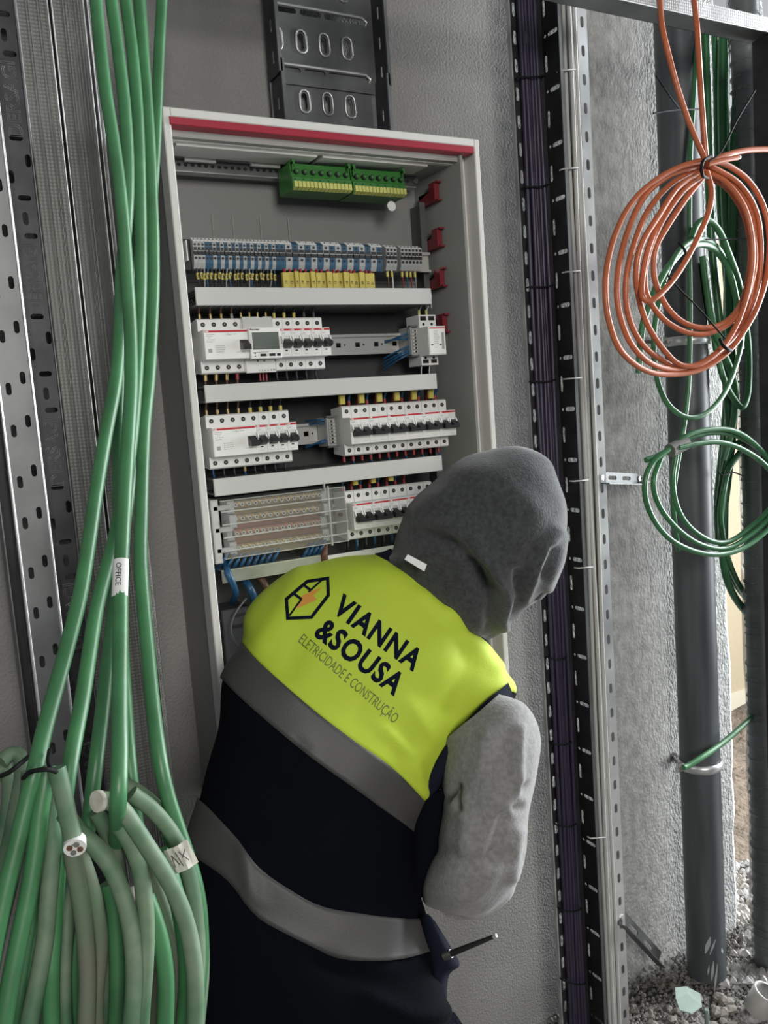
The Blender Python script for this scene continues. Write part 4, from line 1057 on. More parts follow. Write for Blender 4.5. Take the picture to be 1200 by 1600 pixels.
def clamp(px, py, label, wallpx):
    q = pix_on_cyl(px, py, PR); z = q.z; n = 28
    mb = MB(); c_ = Vector((p_bot.x+(p_top.x-p_bot.x)*(z/2.6), pc, z))
    for rr, zz in ((PR+0.0015, 0),):
        ri, ro, h = PR+0.0005, PR+0.004, 0.010
        vs = []; 
        for i in range(n):
            a = 2*PI*i/n
            for r_, dz in ((ri, -h), (ro, -h), (ro+0.0015, 0), (ro, h), (ri, h)): vs.append(c_+Vector((math.cos(a)*r_, math.sin(a)*r_, dz)))
        mb.add(vs, [(i*5+k, ((i+1) % n)*5+k, ((i+1) % n)*5+(k+1) % 5, i*5+(k+1) % 5) for i in range(n) for k in range(5)], M['galvb'], True)
    t = thing('pipe_clamp', mb, label, 'pipe clamp')
    s_ = c_+Vector((-(PR+0.010), 0.010, 0))
    mb = MB().box(s_.x-0.010, s_.x+0.008, s_.y-0.003, s_.y+0.003, z-0.011, z+0.011, M['galvb'], 0.001); obj('clamp_ear', mb, t)
    mb = MB().cyl(s_+Vector((0, -0.010, 0)), s_+Vector((0, 0.008, 0)), 0.004, M['screw'], 6, smooth=False); obj('clamp_bolt', mb, t)
    e = at(*wallpx, WALL); mb = MB().cyl(s_, e, 0.004, M['galvd'], 8); mb.cyl(e-Vector((0, 0.004, 0)), e, 0.011, M['screw'], 7, smooth=False); obj('wall_rod', mb, t)
clamp(1100, 1204, 'zinc pipe clamp low on the drain pipe, under the green cable end', (1052, 1182))
clamp(1092, 530, 'pipe clamp high on the drain pipe, behind the orange coil', (1010, 534))
# corrugated duct
xd = X_at(1183, 700, 1.30); RD = 0.031
cd = thing('corrugated_duct', MB().cyl((xd-0.004, Y(1.30), 0.0), (xd-0.012, Y(1.30), 2.6), RD-0.002, M['corr'], 26), 'grey corrugated duct wrapped in film, standing right of the drain pipe', 'duct')
rng = random.Random(3)
z = 0.05; base = None
while z < 2.5:
    n = 22; mb = MB(); pts = []; tilt = rng.uniform(-0.006, 0.008); zc3 = z
    xx = xd-0.004-0.008*z/2.6
    pts = [(xx+math.cos(2*PI*i/n)*RD, Y(1.30)+math.sin(2*PI*i/n)*RD, zc3+tilt*math.cos(2*PI*i/n)) for i in range(n)]
    mb.tube(pts, rng.uniform(0.0012, 0.0024), M['corr'], 6, closed=True); obj('duct_ring', mb, cd); z += rng.uniform(0.016, 0.036)
# crumpled film around the duct
mb = MB(); n = 30; m2 = 90; vs = []
for j in range(m2+1):
    z = 0.0+2.6*j/m2
    for i in range(n):
        a = 2*PI*i/n; r = RD+0.0035+0.006*mnoise.noise((math.cos(a)*2, math.sin(a)*2, z*9))+0.002*mnoise.noise((a*3, z*30, 2)); r = max(r, RD+0.0005)
        vs.append((xd-0.004-0.008*z/2.6+math.cos(a)*r, Y(1.30)+math.sin(a)*r, z))
mb.add(vs, [(j*n+i, j*n+(i+1) % n, (j+1)*n+(i+1) % n, (j+1)*n+i) for j in range(m2) for i in range(n)], None or mat('film', (0.22, 0.235, 0.24), 0.22, 0.0, bump=0.3, bscale=30), True)
fm = MATS['film']; nt = fm.node_tree; b = nt.nodes['Principled BSDF']; b.inputs['Alpha'].default_value = 0.45
obj('film_wrap', mb, cd)

# ================================================================ cables at the right
cgroup = 'green cables hanging beside the drain pipe'
G2 = M['cgreen2']
hang = [
    ([(1092, 20, 1.30), (1084, 150, 1.29), (1078, 260, 1.28), (1077, 380, 1.28), (1078, 500, 1.28), (1076, 600, 1.28), (1068, 670, 1.28), (1056, 740, 1.28), (1052, 790, 1.29), (1060, 860, 1.33)], 0.0055, 'leftmost hanging green cable, running down in front of the drain pipe'),
    ([(1100, 20, 1.34), (1103, 100, 1.34), (1106, 200, 1.34), (1108, 300, 1.34), (1113, 400, 1.34), (1124, 500, 1.33), (1134, 600, 1.32), (1141, 700, 1.32), (1136, 760, 1.32), (1128, 830, 1.32), (1134, 900, 1.32), (1160, 950, 1.33), (1200, 985, 1.36)], 0.0085, 'second hanging green cable from the pipe, passing behind the orange coil'),
    ([(1115, 20, 1.35), (1119, 120, 1.35), (1121, 230, 1.35), (1126, 340, 1.35), (1135, 440, 1.35), (1141, 540, 1.35), (1138, 640, 1.35), (1129, 740, 1.35), (1127, 840, 1.35), (1145, 905, 1.35), (1180, 950, 1.37)], 0.0075, 'third hanging green cable from the pipe, with a glossy edge'),
    ([(1130, 20, 1.33), (1128, 120, 1.33), (1129, 220, 1.33), (1133, 320, 1.33), (1138, 420, 1.33), (1140, 520, 1.33), (1146, 600, 1.33), (1143, 690, 1.33), (1133, 760, 1.33), (1131, 850, 1.33)], 0.0095, 'thick hanging green cable in the middle of the bundle'),
    ([(1160, 20, 1.31), (1155, 100, 1.31), (1150, 190, 1.31), (1146, 280, 1.31), (1144, 370, 1.32), (1138, 460, 1.34), (1137, 560, 1.35)], 0.011, 'thickest hanging green cable, rightmost of the bundle'),
    ([(1136, 20, 1.36), (1138, 150, 1.36), (1142, 300, 1.36), (1148, 420, 1.36), (1138, 560, 1.37), (1130, 680, 1.37), (1120, 780, 1.37), (1122, 850, 1.37)], 0.007, 'green cable hanging at the back of the bundle'),
]
for pts, r, lb in hang: cable_p(pts, r, G2, lb, group=cgroup, name='green_cable')
loops = [
    ([(1037, 440, 1.24), (1028, 480, 1.23), (1022, 520, 1.22), (1022, 560, 1.22), (1029, 600, 1.22), (1045, 633, 1.22), (1073, 652, 1.22), (1103, 646, 1.22), (1130, 617, 1.23), (1150, 570, 1.25), (1160, 520, 1.27), (1152, 460, 1.28), (1130, 400, 1.27), (1105, 375, 1.25), (1078, 378, 1.24), (1055, 400, 1.23), (1037, 440, 1.22)], 0.0055, 'green cable loop hanging low behind the orange coil'),
    ([(998, 583, 1.22), (1000, 545, 1.22), (1004, 510, 1.22), (1014, 478, 1.22), (1030, 440, 1.22), (1050, 410, 1.23), (1072, 388, 1.24), (1100, 382, 1.25), (1122, 395, 1.26), (1140, 425, 1.26), (1150, 465, 1.26), (1156, 505, 1.26), (1158, 545, 1.27)], 0.0068, 'green cable with a cut end, arching behind the left side of the orange coil'),
    ([(1080, 372, 1.25), (1090, 350, 1.25), (1106, 344, 1.25), (1124, 362, 1.25), (1140, 400, 1.25), (1154, 440, 1.26), (1163, 490, 1.27), (1170, 550, 1.28), (1169, 610, 1.28), (1160, 636, 1.28), (1146, 622, 1.29), (1130, 590, 1.29), (1118, 540, 1.30), (1106, 470, 1.30), (1096, 410, 1.30)], 0.0068, 'wide green cable loop standing highest behind the orange coil'),
    ([(1098, 400, 1.29), (1104, 450, 1.29), (1112, 500, 1.29), (1128, 545, 1.29), (1148, 600, 1.29), (1146, 660, 1.30), (1130, 720, 1.31)], 0.0075, 'dark green cable slanting down behind the orange coil'),
]
for pts, r, lb in loops: cable_p(pts, r, M['cgreen'], lb, group='green cable loops behind the orange coil', name='green_cable')
low = [
    ([(1009, 719, 1.13), (1030, 711, 1.13), (1052, 697, 1.13), (1075, 680, 1.13), (1110, 671, 1.13), (1145, 673, 1.13), (1175, 690, 1.13), (1203, 722, 1.13), (1222, 770, 1.13), (1205, 806, 1.13), (1170, 838, 1.13), (1135, 857, 1.13), (1095, 851, 1.13), (1058, 826, 1.13), (1030, 790, 1.13), (1021, 752, 1.13), (1034, 712, 1.135)], 'green cable loop whose cut end points left at the tape'),
    ([(1060, 700, 1.12), (1090, 693, 1.12), (1125, 691, 1.12), (1160, 702, 1.12), (1195, 726, 1.12), (1222, 765, 1.12), (1212, 812, 1.12), (1175, 848, 1.12), (1135, 865, 1.12), (1095, 864, 1.12), (1055, 848, 1.12), (1028, 822, 1.12), (1011, 788, 1.12), (1008, 752, 1.12), (1020, 722, 1.12), (1045, 702, 1.12)], 'outermost green cable loop of the lower coil'),
    ([(1064, 690, 1.14), (1090, 680, 1.14), (1122, 676, 1.14), (1158, 684, 1.14), (1198, 712, 1.14), (1220, 760, 1.14), (1200, 798, 1.14), (1172, 824, 1.14), (1140, 846, 1.14), (1110, 845, 1.14), (1078, 824, 1.14), (1058, 792, 1.14), (1051, 750, 1.14), (1057, 708, 1.14)], 'innermost green cable loop of the lower coil'),
]
for pts, lb in low: cable_p(pts, 0.0052, M['cgreen2'], lb, group='loops of the lower green coil', name='green_cable')
a = at(1052, 705, 1.12); 
mb = MB().tube([at(1047, 704, 1.13), at(1072, 692, 1.13)], 0.013, M['tapeg'], 10); thing('tape_wrap', mb, 'grey tape wrapped around the top of the lower green coil', 'tape')
mb = MB(); text_on(mb, 'UT', at(1081, 701, 1.108), (0.75, -0.02, 0.03), (0, 0, 1), 0.013, M['ink'], 0.0002); thing('handwriting', mb, 'black handwritten UT mark on the lower green coil', 'marking')
cable_p([(1162, 700, 1.30), (1150, 715, 1.30), (1138, 735, 1.30), (1130, 770, 1.30), (1126, 810, 1.31), (1134, 860, 1.31), (1150, 905, 1.32), (1176, 948, 1.34)], 0.0065, G2, 'green cable curving down between the pipe and the corrugated duct', group=cgroup, name='green_cable')
cable_p([(1180, 680, 1.31), (1156, 690, 1.31), (1140, 705, 1.31), (1130, 740, 1.32), (1122, 790, 1.33)], 0.0065, G2, 'short green cable bending off the bundle above the tie', group=cgroup, name='green_cable')
cable_p([(1068, 1199, 1.27), (1076, 1196, 1.27), (1100, 1181, 1.27), (1130, 1160, 1.28), (1158, 1136, 1.29), (1186, 1108, 1.31), (1210, 1080, 1.33)], 0.0062, M['cgreen'], 'single green cable ending at the lower pipe clamp', name='green_cable')
# orange coil
oc = []
P_ = 1.05
ors = [
 [(1100, 250), (1060, 262), (1020, 285), (985, 320), (960, 370), (948, 420), (946, 460), (951, 500), (965, 540), (988, 566), (1018, 582), (1052, 585), (1086, 580), (1116, 566), (1142, 545), (1164, 515), (1183, 480), (1198, 430), (1202, 370), (1192, 320), (1167, 280), (1130, 255), (1102, 251)],
 [(1100, 257), (1045, 275), (1005, 310), (978, 370), (965, 430), (966, 480), (981, 528), (1006, 560), (1036, 575), (1072, 576), (1112, 557), (1150, 522), (1174, 480), (1188, 420), (1184, 340), (1155, 288), (1104, 256)],
 [(1100, 263), (1052, 285), (1012, 330), (988, 390), (978, 440), (981, 490), (1000, 533), (1030, 560), (1064, 574), (1110, 562), (1145, 532), (1170, 482), (1180, 400), (1173, 332), (1140, 282), (1104, 262)],
 [(1100, 268), (1060, 292), (1027, 340), (1003, 380), (994, 420), (997, 460), (1012, 508), (1040, 550), (1066, 571), (1100, 566), (1138, 530), (1164, 472), (1176, 400), (1166, 332), (1136, 286), (1104, 268)],
 [(1100, 272), (1066, 300), (1032, 350), (1012, 400), (1007, 440), (1016, 472), (1041, 502), (1076, 520), (1110, 520), (1145, 500), (1168, 460), (1180, 400), (1167, 330), (1134, 284), (1104, 272)],
 [(1100, 276), (1072, 310), (1042, 355), (1024, 390), (1022, 430), (1036, 470), (1062, 500), (1096, 512), (1130, 505), (1156, 478), (1170, 430), (1172, 380), (1160, 330), (1134, 292), (1104, 277)],
]
coil = None
for i, pts in enumerate(ors):
    pp = [(x, y, P_+0.006*(i % 3)+0.010*math.sin(j*0.7+i)) for j, (x, y) in enumerate(pts)]
    pt = spline([at(*q) for q in pp], 6); mb = MB().tube(pt, 0.0050, M['orange'], 9)
    if coil is None: coil = thing('orange_cable_coil', mb, 'coil of orange cable tied up and hanging from the overhead channel', 'cable coil')
    else: obj('cable_loop', mb, coil)
for pts in ([(1104, 268, 1.045), (1112, 300, 1.03), (1106, 335, 1.03), (1091, 370, 1.03), (1070, 410, 1.03), (1048, 442, 1.03), (1026, 464, 1.03), (1011, 470, 1.035), (1003, 458, 1.04), (1005, 425, 1.05), (1014, 385, 1.05), (1034, 340, 1.05), (1060, 305, 1.05), (1098, 274, 1.05)],
            [(1026, -30, 1.105), (1030, -8, 1.095), (1034, 40, 1.06), (1046, 92, 1.05), (1059, 140, 1.045), (1076, 190, 1.045), (1092, 228, 1.045), (1103, 252, 1.045)],
            [(1078, -30, 1.105), (1083, -8, 1.095), (1089, 45, 1.06), (1093, 110, 1.05), (1097, 170, 1.045), (1101, 225, 1.045), (1104, 255, 1.045)],
            [(1104, 256, 1.04), (1125, 246, 1.04), (1150, 238, 1.04), (1176, 234, 1.04), (1220, 233, 1.04)]):
    obj('cable_loop', MB().tube(spline([at(*q) for q in pts], 6), 0.0050, M['orange'], 9), coil)
mb = MB().tube([at(1106, 256, 1.035), at(1130, 250, 1.03), at(1153, 246, 1.03)], 0.0045, M['orange'], 9); mb.cyl(at(1153, 246, 1.03), at(1156, 245.5, 1.03), 0.0035, M['wwhite'], 8); obj('cut_end', mb, coil)
def tie(pts, lb, parent=None, r=0.0017):
    mb = MB().tube(spline([at(*q) for q in pts], 5), r, M['tie'], 6)
    if parent: return obj('cable_tie', mb, parent)
    return thing('cable_tie', mb, lb, 'cable tie')
tie([(1112, 243, 1.03), (1100, 250, 1.02), (1096, 262, 1.018), (1098, 274, 1.02), (1106, 279, 1.035)], '', coil, 0.0028)
tie([(1125, 530, 1.04), (1130, 540, 1.025), (1138, 546, 1.025), (1143, 548, 1.04)], '', coil, 0.003)
tie([(1132, 528, 1.03), (1090, 480, 1.03), (1060, 450, 1.03), (1043, 430, 1.03)], '', coil, 0.0016)
tie([(1180, 141, 1.04), (1152, 187, 1.035), (1128, 235, 1.03), (1108, 252, 1.03)], '', coil, 0.0015)
tie([(1025, 118, 1.2), (1045, 148, 1.21), (1063, 172, 1.23)], 'upper black tie tail crossing the pillar beside the orange cable')
tie([(1021, 177, 1.2), (1055, 172, 1.22), (1100, 170, 1.26)], 'lower, nearly level black tie tail beside the orange cable')
tie([(1060, 378, 1.215), (1068, 388, 1.21), (1072, 396, 1.215)], 'black tie on the arching green cable behind the orange coil', None, 0.003)
tie([(1103, 374, 1.24), (1135, 374, 1.24), (1176, 372, 1.22)], 'level black tie behind the right side of the orange coil')
tie([(1121, 736, 1.29), (1130, 743, 1.285), (1145, 738, 1.29), (1162, 744, 1.29)], 'black tie around the green bundle above the lower coil')
# ================================================================ heavy green cables on the left
def px_cable(pts, lb, m_='cgreen', r=0.0077, group=None, name='green_cable', pr=None, n=12):
    """pts (px, py[, p]); p falls from the ceiling towards the viewer at the bottom"""
    def pd(y): return float(np.interp(y, [0, 500, 900, 1200, 1600], [1.14, 1.06, 0.92, 0.80, 0.76])) if pr is None else float(np.interp(y, pr[0], pr[1]))
    q = [(a[0], a[1], a[2] if len(a) > 2 else pd(a[1])) for a in pts]
    mb = MB().tube(spline([at(*k) for k in q], 5), r, M[m_], n)
    return thing(name, mb, lb, 'cable', group)
GH = 'heavy green cables hanging down the left'
def off(pts, d):
    return [(a, b2, float(np.interp(b2, [0, 500, 900, 1200, 1600], [1.14, 1.06, 0.92, 0.80, 0.76]))+d) for a, b2 in pts]
A_ = [(172, -40), (174, 0), (184, 75), (195, 169), (200, 262), (198, 340), (190, 430), (187, 520), (181, 594), (165, 680), (150, 770), (137, 860), (124, 935), (101, 1025), (72, 1130), (56, 1198), (43, 1250), (25, 1325), (5, 1410), (-12, 1500), (-30, 1620)]
px_cable(off(A_, 0.0), 'heavy green cable swinging widest to the lower left, in front of the others', group=GH)
B_ = [(148, -40), (150, 0), (157, 75), (166, 150), (178, 225), (188, 300), (195, 375), (200, 450), (204, 520), (205, 600), (202, 660), (197, 740), (192, 830), (189, 905), (188, 1000), (187, 1100), (187, 1180), (184, 1262)]
b_c = px_cable(off(B_, -0.03)+[(181, 1320, 0.84), (176, 1400, 0.86), (172, 1480, 0.86), (170, 1600, 0.85)], 'heavy green cable carrying the small white handwritten label', group=GH)
C_ = [(192, -40), (196, 0), (206, 75), (213, 150), (217, 225), (219, 300), (220, 375), (220, 450), (217, 525), (212, 612), (205, 690), (195, 760), (180, 838), (166, 890), (151, 950), (139, 1025), (130, 1085), (117, 1153), (106, 1215), (96, 1290), (90, 1360), (84, 1450), (80, 1540), (82, 1680)]
px_cable(off(C_, 0.025), 'heavy green cable descending just right of the widest one, passing behind the labelled cable', group=GH)
D_ = [(214, -40), (217, 0), (223, 75), (229, 150), (235, 244), (238, 319), (240, 375), (240, 450), (237, 520), (233, 590), (226, 660), (223, 725), (221, 800), (220, 875), (225, 950), (232, 1025), (239, 1100), (250, 1188), (262, 1243), (277, 1291), (294, 1342), (309, 1400), (315, 1480), (308, 1560), (296, 1640)]
px_cable(off(D_, 0.045), 'heavy green cable nearest the cabinet, sweeping right into the coil', group=GH)
E_ = [(254, -40), (253, 0), (249, 75), (246, 150), (243, 225), (239, 290), (233, 380), (227, 470), (222, 560), (216, 640), (205, 740), (193, 830), (182, 900), (174, 985), (165, 1062), (158, 1125), (150, 1190), (141, 1265), (132, 1340), (122, 1430), (116, 1520), (116, 1680)]
px_cable(off(E_, 0.075), 'heavy green cable starting closest to the cabinet corner at the top of the picture', group=GH, r=0.0075)
F_ = [(216, -40), (219, 0), (224, 70), (227, 150), (225, 250), (217, 350), (202, 440), (190, 520), (186, 600), (185, 700), (186, 800), (186, 900), (190, 1000), (196, 1100), (203, 1200), (212, 1280), (228, 1350), (244, 1440), (248, 1540), (244, 1680)]
px_cable(off(F_, 0.10), 'heavy green cable in the shade at the back of the hanging bundle', group=GH)
# label wrapped on the cable
la, lb_ = at(190, 876, 0.925), at(188, 934, 0.905)
V_ = (la-lb_).normalized(); U_ = Vector(RX).normalized(); U_ = (U_-V_*U_.dot(V_)).normalized(); N_ = U_.cross(V_)
cen = at(189.5, 905, np.interp(905, [900, 1200], [0.92, 0.80])-0.03)
mb = MB(); vs = []; n = 8; hl = 0.0200; rr = 0.0090
for i in range(n+1):
    a = -1.15+2.3*i/n
    for s_ in (-1, 1): vs.append(cen+U_*math.sin(a)*rr+N_*math.cos(a)*rr+V_*hl*s_)
mb.add(vs, [(2*i, 2*i+2, 2*i+3, 2*i+1) for i in range(n)], M['label'], True)
sl = thing('cable_label', mb, 'small white label handwritten OFFICE on a hanging green cable', 'label')
mb = MB(); text_on(mb, 'OFFICE', cen+N_*(rr+0.0004)+V_*0.015-U_*0.003, -V_, U_, 0.0078, M['ink'], 0.0002); obj('handwriting', mb, sl)

# coils at the lower left
GC = 'dusty cable turns of the coil at the lower left'
turns = [
    ([(74, 1196), (70, 1225), (62, 1270), (56, 1325), (45, 1394), (31, 1462), (17, 1531), (4, 1610), (0, 1680)], 'cgreen', 0, 'green turn just right of the widest cable, under the black tie'),
    ([(80, 1210), (80, 1260), (82, 1325), (76, 1400), (70, 1470), (58, 1540), (44, 1610), (38, 1680)], 'cgreend', 0.02, 'dusty turn hanging third from the left edge below the tie'),
    ([(88, 1200), (97, 1235), (106, 1275), (116, 1318)], 'cgreend', -0.03, 'short cut cable end showing its open cores'),
    ([(100, 1270), (122, 1298), (148, 1322), (174, 1357), (194, 1405), (206, 1462), (210, 1531), (205, 1600), (200, 1680)], 'cgreend', -0.012, 'dusty turn arching from the cut end down to the right'),
    ([(118, 1322), (132, 1355), (147, 1405), (155, 1462), (153, 1514), (148, 1570), (150, 1680)], 'cbrown', 0.03, 'muddy turn just below the cut end'),
    ([(112, 1330), (119, 1370), (127, 1415), (134, 1470), (137, 1530), (135, 1600), (132, 1680)], 'cbrown', 0.012, 'muddy speckled turn beside the cut end, slightly further left'),
    ([(108, 1350), (107, 1400), (102, 1460), (98, 1520), (100, 1600), (108, 1680)], 'cgreend', 0.06, 'shaded turn hanging straight down under the cut end'),
    ([(150, 1268), (165, 1295), (177, 1325), (185, 1362), (190, 1410), (187, 1470), (184, 1540), (186, 1600), (190, 1680)], 'cbrown', 0.05, 'brown muddy turn starting below the bright cut stub'),
    ([(158, 1250), (174, 1253), (193, 1268), (212, 1295), (232, 1326), (254, 1360), (276, 1401), (292, 1445), (302, 1497), (306, 1560), (303, 1680)], 'cgreend', -0.02, 'turn with a gritty pale end, arching widest to the right'),
    ([(182, 1285), (200, 1310), (213, 1340), (222, 1377), (228, 1430), (227, 1500), (221, 1580), (216, 1680)], 'cgreend', 0.0, 'dusty turn with a pale back, middle of the right-hand coil'),
    ([(186, 1226), (206, 1233), (230, 1250), (256, 1277), (277, 1311), (296, 1352), (309, 1400), (314, 1450), (315, 1520), (309, 1590), (300, 1680)], 'cgreend', 0.055, 'outer shaded turn of the right-hand coil under the pale tape'),
    ([(215, 1330), (232, 1365), (247, 1405), (262, 1445), (276, 1485), (283, 1535), (281, 1600), (276, 1680)], 'cbrown', 0.035, 'brown turn inside the right-hand coil'),
    ([(228, 1400), (240, 1432), (252, 1475), (259, 1530), (258, 1600), (254, 1680)], 'cgreen', 0.01, 'clean green turn in the right-hand coil, second from the innermost'),
    ([(168, 1380), (177, 1410), (182, 1460), (184, 1520), (182, 1600), (176, 1680)], 'cgreen', 0.04, 'clean green turn glimpsed between two dusty ones'),
    ([(262, 1300), (280, 1340), (290, 1390), (298, 1440), (300, 1500), (292, 1600), (288, 1680)], 'cgreen', 0.085, 'clean green turn at the back of the right-hand coil'),
    ([(2, 1190), (18, 1178), (32, 1184), (34, 1215), (24, 1270), (12, 1330), (-6, 1400)], 'cgreend', 0.16, 'dark turn behind the tie at the left edge'),
    ([(-10, 1215), (6, 1200), (15, 1225), (12, 1275), (0, 1330), (-20, 1380)], 'cgreend', 0.18, 'darkest turn right at the left edge'),
    ([(46, 1205), (44, 1240), (34, 1290), (20, 1350), (0, 1420)], 'cgreend', 0.08, 'shaded turn just behind the widest cable at the tie'),
    ([(66, 1240), (64, 1300), (60, 1370), (50, 1440), (38, 1510), (28, 1580), (24, 1680)], 'cgreen', 0.05, 'shaded green turn behind the turns under the tie'),
    ([(92, 1290), (92, 1350), (88, 1420), (84, 1490), (72, 1560), (64, 1680)], 'cgreend', 0.075, 'dim dusty turn left of the cut end, at the back'),
    ([(140, 1380), (158, 1430), (168, 1480), (172, 1540), (168, 1600), (164, 1680)], 'cgreend', 0.065, 'dim dusty turn between the muddy turns'),
    ([(196, 1300), (214, 1350), (234, 1400), (244, 1460), (246, 1530), (240, 1610), (236, 1680)], 'cbrown', 0.07, 'brown muddy turn at the back of the right-hand coil'),
    ([(205, 1240), (235, 1262), (262, 1292), (284, 1330), (298, 1375), (306, 1430), (309, 1500), (302, 1600), (296, 1680)], 'cgreend', 0.04, 'dusty turn just inside the outer shaded turn'),
    ([(250, 1330), (268, 1372), (280, 1420), (290, 1480), (292, 1540), (288, 1600), (284, 1680)], 'cgreen', 0.02, 'clean green turn just inside the widest dusty turn'),
    ([(26, 1330), (12, 1390), (-2, 1450), (-16, 1520)], 'cgreend', 0.05, 'dusty turn at the left edge below the widest cable'),
    ([(60, 1440), (50, 1500), (46, 1560), (50, 1680)], 'cgreen', 0.05, 'green turn half hidden between the two left-hand turns'),
]
for pts, m_, d, lb in turns: px_cable(off(pts, d), lb, m_, group=GC, r=0.0080)
e = at(117, 1320, np.interp(1320, [1200, 1600], [0.80, 0.76])-0.032); tow = (Vector(CAM)-e).normalized()
dirn = (tow*0.8+Vector(DN)*0.6).normalized()
mb = MB().cyl(e-dirn*0.006, e+dirn*0.004, 0.0095, M['label'], 14); q_ = e+dirn*0.0042
ce = thing('cut_cable_face', mb, 'pale cut face of the cable end with copper cores, lower left', 'cable end')
u_ = dirn.orthogonal().normalized(); v_ = dirn.cross(u_)
for k in range(4):
    c_ = q_+u_*0.0045*math.cos(k*PI/2+0.4)+v_*0.0045*math.sin(k*PI/2+0.4); obj('core', MB().cyl(c_-dirn*0.002, c_+dirn*0.0012, 0.0026, M['wbrown'] if k % 2 else M['tapeg'], 8), ce)
e = at(157, 1251, np.interp(1251, [1200, 1600], [0.80, 0.76])-0.02); mb = MB().cyl(e, e+Vector((-0.004, -0.002, 0.001)), 0.0097, M['tape'], 12); thing('gritty_cable_end', mb, 'gritty pale cable end pointing left above the coil', 'cable end')
def g_tie(pts, lb, r=0.0022, m_='tie'):
    thing('cable_tie', MB().tube(spline([at(*q) for q in pts], 5), r, M[m_], 6), lb, 'cable tie')
g_tie([(36, 1216, 0.80), (46, 1207, 0.765), (62, 1203, 0.755), (80, 1203, 0.755), (94, 1210, 0.775), (100, 1216, 0.80)], 'black tie around the cables at the lower left')
g_tie([(-6, 1215, 0.84), (12, 1208, 0.83), (28, 1196, 0.83), (45, 1182, 0.86)], 'black tie tail at the left edge')
g_tie([(78, 1172, 0.80), (76, 1190, 0.77), (80, 1203, 0.755)], 'short tie tail pointing up')
def tape_patch(c, w_, h_, ang, p, lb, m_='tape', marks=True):
    U = (Vector(RX)*math.cos(ang)+Vector(DN)*math.sin(ang)).normalized(); V = (Vector(-DN)*math.cos(ang)+Vector(RX)*math.sin(ang)).normalized(); N = U.cross(V)
    cc = at(*c, p); mb = MB(); vs = []; n = 6; k = p*1.0/F_PX/0.86
    W = w_*k; Hh = h_*k
    for i in range(n+1):
        t = i/n-0.5
        for s_ in (-0.5, 0.5): vs.append(cc+U*W*t+V*Hh*s_+N*(0.006*math.cos(t*PI)-0.004+0.0012*math.sin(i*2.1+s_)))
    mb.add(vs, [(2*i, 2*i+2, 2*i+3, 2*i+1) for i in range(n)], M[m_], False)
    vs2 = [v-N*0.0012 for v in vs]; mb.add(vs2, [(2*i, 2*i+1, 2*i+3, 2*i+2) for i in range(n)], M[m_])
    t = thing('tape_flag', mb, lb, 'tape')
    if marks:
        mb = MB()
        for (a, b2) in (((-.3, -.25), (-.22, .25)), ((-.22, .25), (-.05, -.2)), ((-.02, .3), (.05, -.3)), ((.1, .28), (.3, -.2)), ((.14, .0), (.34, .24))):
            def Q(q): return cc+U*W*q[0]+V*Hh*q[1]+N*(0.006*math.cos(q[0]*PI)-0.0028)
            mb.tube([Q(a), Q(((a[0]+b2[0])/2, (a[1]+b2[1])/2)), Q(b2)], 0.0005, M['ink'], 4)
        obj('handwriting', mb, t)
tape_patch((281, 1341), 36, 36, -0.45, 0.775, 'pale tape flag with scribbled marks on the outer turns of the coil')
tape_patch((206, 1402), 22, 30, -0.15, 0.80, 'small pale tape flag between the muddy turns', marks=False)
tape_patch((94, 1398), 18, 34, 0.1, 0.84, 'dim tape flag behind the left-hand turns')

# ================================================================ the worker
HD = 1.0
def cr_interp(keys, v):
    """Catmull-Rom through a list of arrays"""
    n = len(keys)-1; i = min(int(v), n-1); t = v-i
    a = keys[max(i-1, 0)]; b2 = keys[i]; c = keys[i+1]; d = keys[min(i+2, n)]
    return 0.5*((2*b2)+(c-a)*t+(2*a-5*b2+4*c-d)*t*t+(3*b2-a-3*c+d)*t**3)
NS = 40
def ring(L, mids, R, Ds, B, Fr):
    """closed ring: near side follows pixel points L..mids..R; far side bulges away. 2*NS points of (px, py, depth)"""
    pts = [L]+list(mids)+[R]; P = np.array(pts, float)
    seg = np.r_[0, np.cumsum(np.hypot(*(P[1:]-P[:-1]).T))]; T = seg/seg[-1]
    # smooth resample
    sp = np.array([[v.x, v.y] for v in spline([Vector((q[0], q[1], 0)) for q in P], 8)])
    sg = np.r_[0, np.cumsum(np.hypot(*(sp[1:]-sp[:-1]).T))]; sg /= sg[-1]
    out = []
    for i in range(NS):
        th = PI*i/NS; s = (1-math.cos(th))/2
        out.append((np.interp(s, sg, sp[:, 0]), np.interp(s, sg, sp[:, 1]), Ds-B*math.sin(th)**0.85))
    for i in range(NS):
        th = PI*i/NS; s = (1+math.cos(th))/2
        x = L[0]+(R[0]-L[0])*s; y = L[1]+(R[1]-L[1])*s
        out.append((x, y, Ds+Fr*math.sin(th)))
    return np.array(out)
